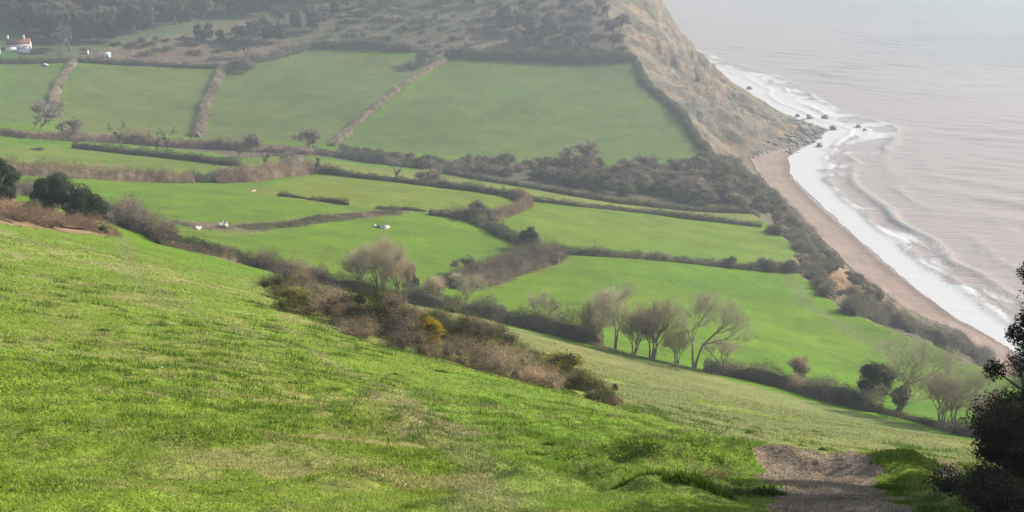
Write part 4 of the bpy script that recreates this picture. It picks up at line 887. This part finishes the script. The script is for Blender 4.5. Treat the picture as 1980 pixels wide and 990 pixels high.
def scree():
    r = np.random.default_rng(17); Vs = []; Fs = []; off = 0; nn = 0
    while nn < 520:
        y = r.normal(690, 26); x0 = float(toe(y)); w0 = float(wat(y)); x = r.uniform(x0-8, w0+2.5)
        if r.uniform() > .35+.65*np.clip((x-x0+8)/(w0-x0+8), 0, 1): continue
        z = gz(x, y); s = r.uniform(.3, 1.3)*(1.9 if r.uniform() < .1 else 1); V = np.array([(a, b, c) for a in (-1, 1) for b in (-1, 1) for c in (-1, 1)], float)*r.uniform(.5, 1.1, (8, 3))*s*np.array([1.2, .9, .7]); V += (x, y, max(z, -.2))
        Vs.append(V); Fs.append(np.array([(0,1,3,2),(4,6,7,5),(0,4,5,1),(2,3,7,6),(0,2,6,4),(1,5,7,3)])+off); off += 8; nn += 1
    tag(link('boulder_scree', mesh('boulder_scree', np.concatenate(Vs), np.concatenate(Fs), None, [mat_plain('scree_rock', (.20,.185,.155), .9, .3, .45)])), 'grey boulder scree spilling from the headland into the surf', 'rocks', kind='stuff')
scree()
# ================= cottages, car, sheds =================
M_white = mat_plain('whitewash', (.80, .80, .77), .8, 1.5, .06); M_roof = mat_plain('red_brown_roof', (.20, .09, .07), .85, 2.5, .3, .03); M_slate = mat_plain('slate_roof', (.13,.125,.13), .8, 2, .25)
M_glass = mat_plain('window_glass', (.03, .035, .045), .1, 2, .1, spec=.6); M_wood = mat_plain('painted_door', (.10,.07,.05), .7, 2, .2); M_tyre = mat_plain('tyre', (.03,.03,.03), .9, 4, .2)
def bx(x0, x1, y0, y1, z0, z1):
    V = np.array([(x, y, z) for z in (z0, z1) for y in (y0, y1) for x in (x0, x1)], float); return V, np.array([(0,2,3,1),(4,5,7,6),(0,1,5,4),(2,6,7,3),(0,4,6,2),(1,3,7,5)])
def solid(name, boxes, m, parent):
    V = []; F = []; k = 0
    for b in boxes:
        v, f = bx(*b) if not isinstance(b[0], np.ndarray) else b; V.append(v); F.append(f+k); k += len(v)
    return link(name, mesh(name, np.concatenate(V), np.concatenate(F), None, [m]), parent)
def gable(x0, x1, y0, y1, z0, ze, zr):      # walls with pointed gable ends on x0 and x1
    ym = (y0+y1)/2; V = np.array([(x0,y0,z0),(x1,y0,z0),(x1,y1,z0),(x0,y1,z0),(x0,y0,ze),(x1,y0,ze),(x1,y1,ze),(x0,y1,ze),(x0,ym,zr),(x1,ym,zr)], float)
    return V, [np.array([(0,1,5,4),(2,3,7,6),(3,2,1,0),(4,5,9,8),(6,7,8,9)]), np.array([(1,2,6),(1,6,5),(3,0,4),(3,4,7),(5,6,9),(7,4,8)])]
def roofm(x0, x1, y0, y1, ze, zr, t_=.18, ov=.35):
    ym = (y0+y1)/2; sl_ = (zr-ze)/(ym-y0); V = []
    for dz in (.03, t_+.03):
        V += [(x0-ov,y0-ov,ze-ov*sl_+dz),(x1+ov,y0-ov,ze-ov*sl_+dz),(x1+ov,ym,zr+dz),(x0-ov,ym,zr+dz),(x1+ov,y1+ov,ze-ov*sl_+dz),(x0-ov,y1+ov,ze-ov*sl_+dz)]
    F = np.array([(0,3,2,1),(3,5,4,2),(6,7,8,9),(9,8,10,11),(0,1,7,6),(4,5,11,10),(1,2,8,7),(2,4,10,8),(3,0,6,9),(5,3,9,11)]); return np.array(V, float), F
def house(px, py, rz, L, D, he, hr, roofmat, label, lean=True, chim=2, s=1.0):
    x, y, z = at(px, py); z = gz(x, y)-.3; e = link('cottage', None, loc=(x, y, z), rz=rz, sc_=s); tag(e, label, 'house')
    V, Fs = gable(-L/2, L/2, -D/2, D/2, -1.5, he, hr); link('wall', mesh('wall', V, Fs, None, [M_white]), e)
    V, F = roofm(-L/2, L/2, -D/2, D/2, he, hr); rf = link('roof', mesh('roof', V, F, None, [roofmat]), e)
    for i in range(chim):
        cx = (-L/2+.6, L/2-3.4)[i]; solid('chimney', [(cx-.5, cx+.5, -.45, .45, hr-.8, hr+1.9), (cx-.62, cx+.62, -.57, .57, hr+1.9, hr+2.15)], M_white, rf)
    for wx, wz in [(-L/2+1.8, 1.2), (L/2-1.8, 1.2), (-L/2+1.8, 3.4), (0, 3.4), (L/2-1.8, 3.4)]:
        if wz+1 > he: continue
        f = solid('window', [(wx-.6, wx+.6, -D/2-.07, -D/2-.01, wz-.08, wz), (wx-.6, wx+.6, -D/2-.07, -D/2-.01, wz+1.0, wz+1.08), (wx-.6, wx-.52, -D/2-.07, -D/2-.01, wz, wz+1.0), (wx+.52, wx+.6, -D/2-.07, -D/2-.01, wz, wz+1.0), (wx-.03, wx+.03, -D/2-.06, -D/2-.012, wz, wz+1.0)], M_white, e)
        solid('pane', [(wx-.52, wx+.52, -D/2-.035, -D/2-.005, wz, wz+1.0)], M_glass, f)
    solid('door', [(-.45, .45, -D/2-.05, -D/2-.004, 0, 2.0)], M_wood, e)
    if lean:
        solid('porch', [(-L/2-.5, -1.2, -D/2-2.6, -D/2-.1, -1.5, 2.1)], M_white, e); solid('porch', [(L/2-3.4, L/2-.6, -D/2-2.2, -D/2-.1, -1.5, 2.3)], M_white, e)
        solid('porch_roof', [(-L/2-.7, -1.0, -D/2-2.8, -D/2-.09, 2.1, 2.28)], M_slate, e); solid('porch_roof', [(L/2-3.6, L/2-.4, -D/2-2.4, -D/2-.09, 2.3, 2.46)], M_slate, e)
    return e
house(38, 95, math.radians(14), 13, 6.0, 3.6, 6.4, M_roof, 'white cottage with a red-brown roof and two chimneys at the edge of the wood')
house(-16, 104, math.radians(80), 9, 5.5, 4.2, 6.6, M_slate, 'white gable of a house cut off by the left edge', False, 1)
def wall_thing():
    a = at(30, 100); b = at(58, 106); S = []
    e = Vector((b[0]-a[0], b[1]-a[1], 0)); L = e.length; rz = math.atan2(e.y, e.x)
    v, f = bx(0, L, -.2, .2, -1, 1.1); v2, f2 = bx(-.05, L+.05, -.27, .27, 1.1, 1.22); v3, f3 = bx(-.35, .0, -.33, .33, -1, 1.5)
    me = mesh('garden_wall', np.concatenate([v, v2, v3]), np.concatenate([f, f2+8, f3+16]), None, [M_white]); tag(link('garden_wall', me, loc=(a[0], a[1], gz(a[0], a[1])), rz=rz), 'low white garden wall in front of the red-roofed cottage', 'wall')
wall_thing()
def shed(px, py, rz, L, D, h, label):
    x, y, z = at(px, py); e = link('shed', None, loc=(x, y, gz(x, y)-.1), rz=rz); tag(e, label, 'shed')
    V, Fs = gable(-L/2, L/2, -D/2, D/2, -.5, h, h+.8); link('wall', mesh('wall', V, Fs, None, [M_white]), e); V, F = roofm(-L/2, L/2, -D/2, D/2, h, h+.8, .1, .2); link('roof', mesh('roof', V, F, None, [M_slate if L < 3 else M_white]), e)
    solid('door', [(-.45, .45, -D/2-.05, -D/2-.004, 0, 1.9)], M_wood, e)
shed(208, 112, .3, 3.8, 2.6, 2.3, 'white shed beside the dark straight far hedge'); shed(168, 104, -.2, 2.0, 1.6, 1.9, 'tiny white hut left of the larger white shed')
def car(px, py, rz):
    x, y, z = at(px, py); e = link('parked_car', None, loc=(x, y, gz(x, y)+.02), rz=rz); tag(e, 'pale car parked by the hedge below the white cottage', 'car')
    prof_ = [(-2.1,.35),(-2.1,.85),(-1.5,.98),(-1.0,1.42),(.6,1.45),(1.2,.98),(2.0,.85),(2.15,.6),(2.15,.35)]; n = len(prof_)
    V = [(a, s_*(.85 if b < 1.1 else .68), b) for s_ in (-1, 1) for a, b in prof_]; F4 = np.array([(i, (i+1) % n, n+(i+1) % n, n+i) for i in range(n)]); tri = np.array([(0, i+1, i) for i in range(1, n-1)]+[(n, n+i, n+i+1) for i in range(1, n-1)])
    link('body', mesh('body', np.array(V), [F4, tri], None, [mat_plain('car_paint', (.62,.64,.68), .3, 1, .03, spec=.5)]), e)
    solid('side_window', [(-.95, .75, -.80, -.70, 1.02, 1.34)], M_glass, e)
    for wx in (-1.35, 1.35):
        for s_ in (-1, 1):
            S = [(wx, s_*.72, .33, .33, wx, s_*.92, .33, .33)]; V, F = tubes(S, 14); V = np.vstack([V, [[wx, s_*.92, .33], [wx, s_*.72, .33]]]); t3 = np.array([(28, 14+i, 14+(i+1) % 14) for i in range(14)]+[(29, (i+1) % 14, i) for i in range(14)]); link('wheel', mesh('wheel', V, [F, t3], None, [M_tyre]), e)
car(86, 128, math.radians(-10))
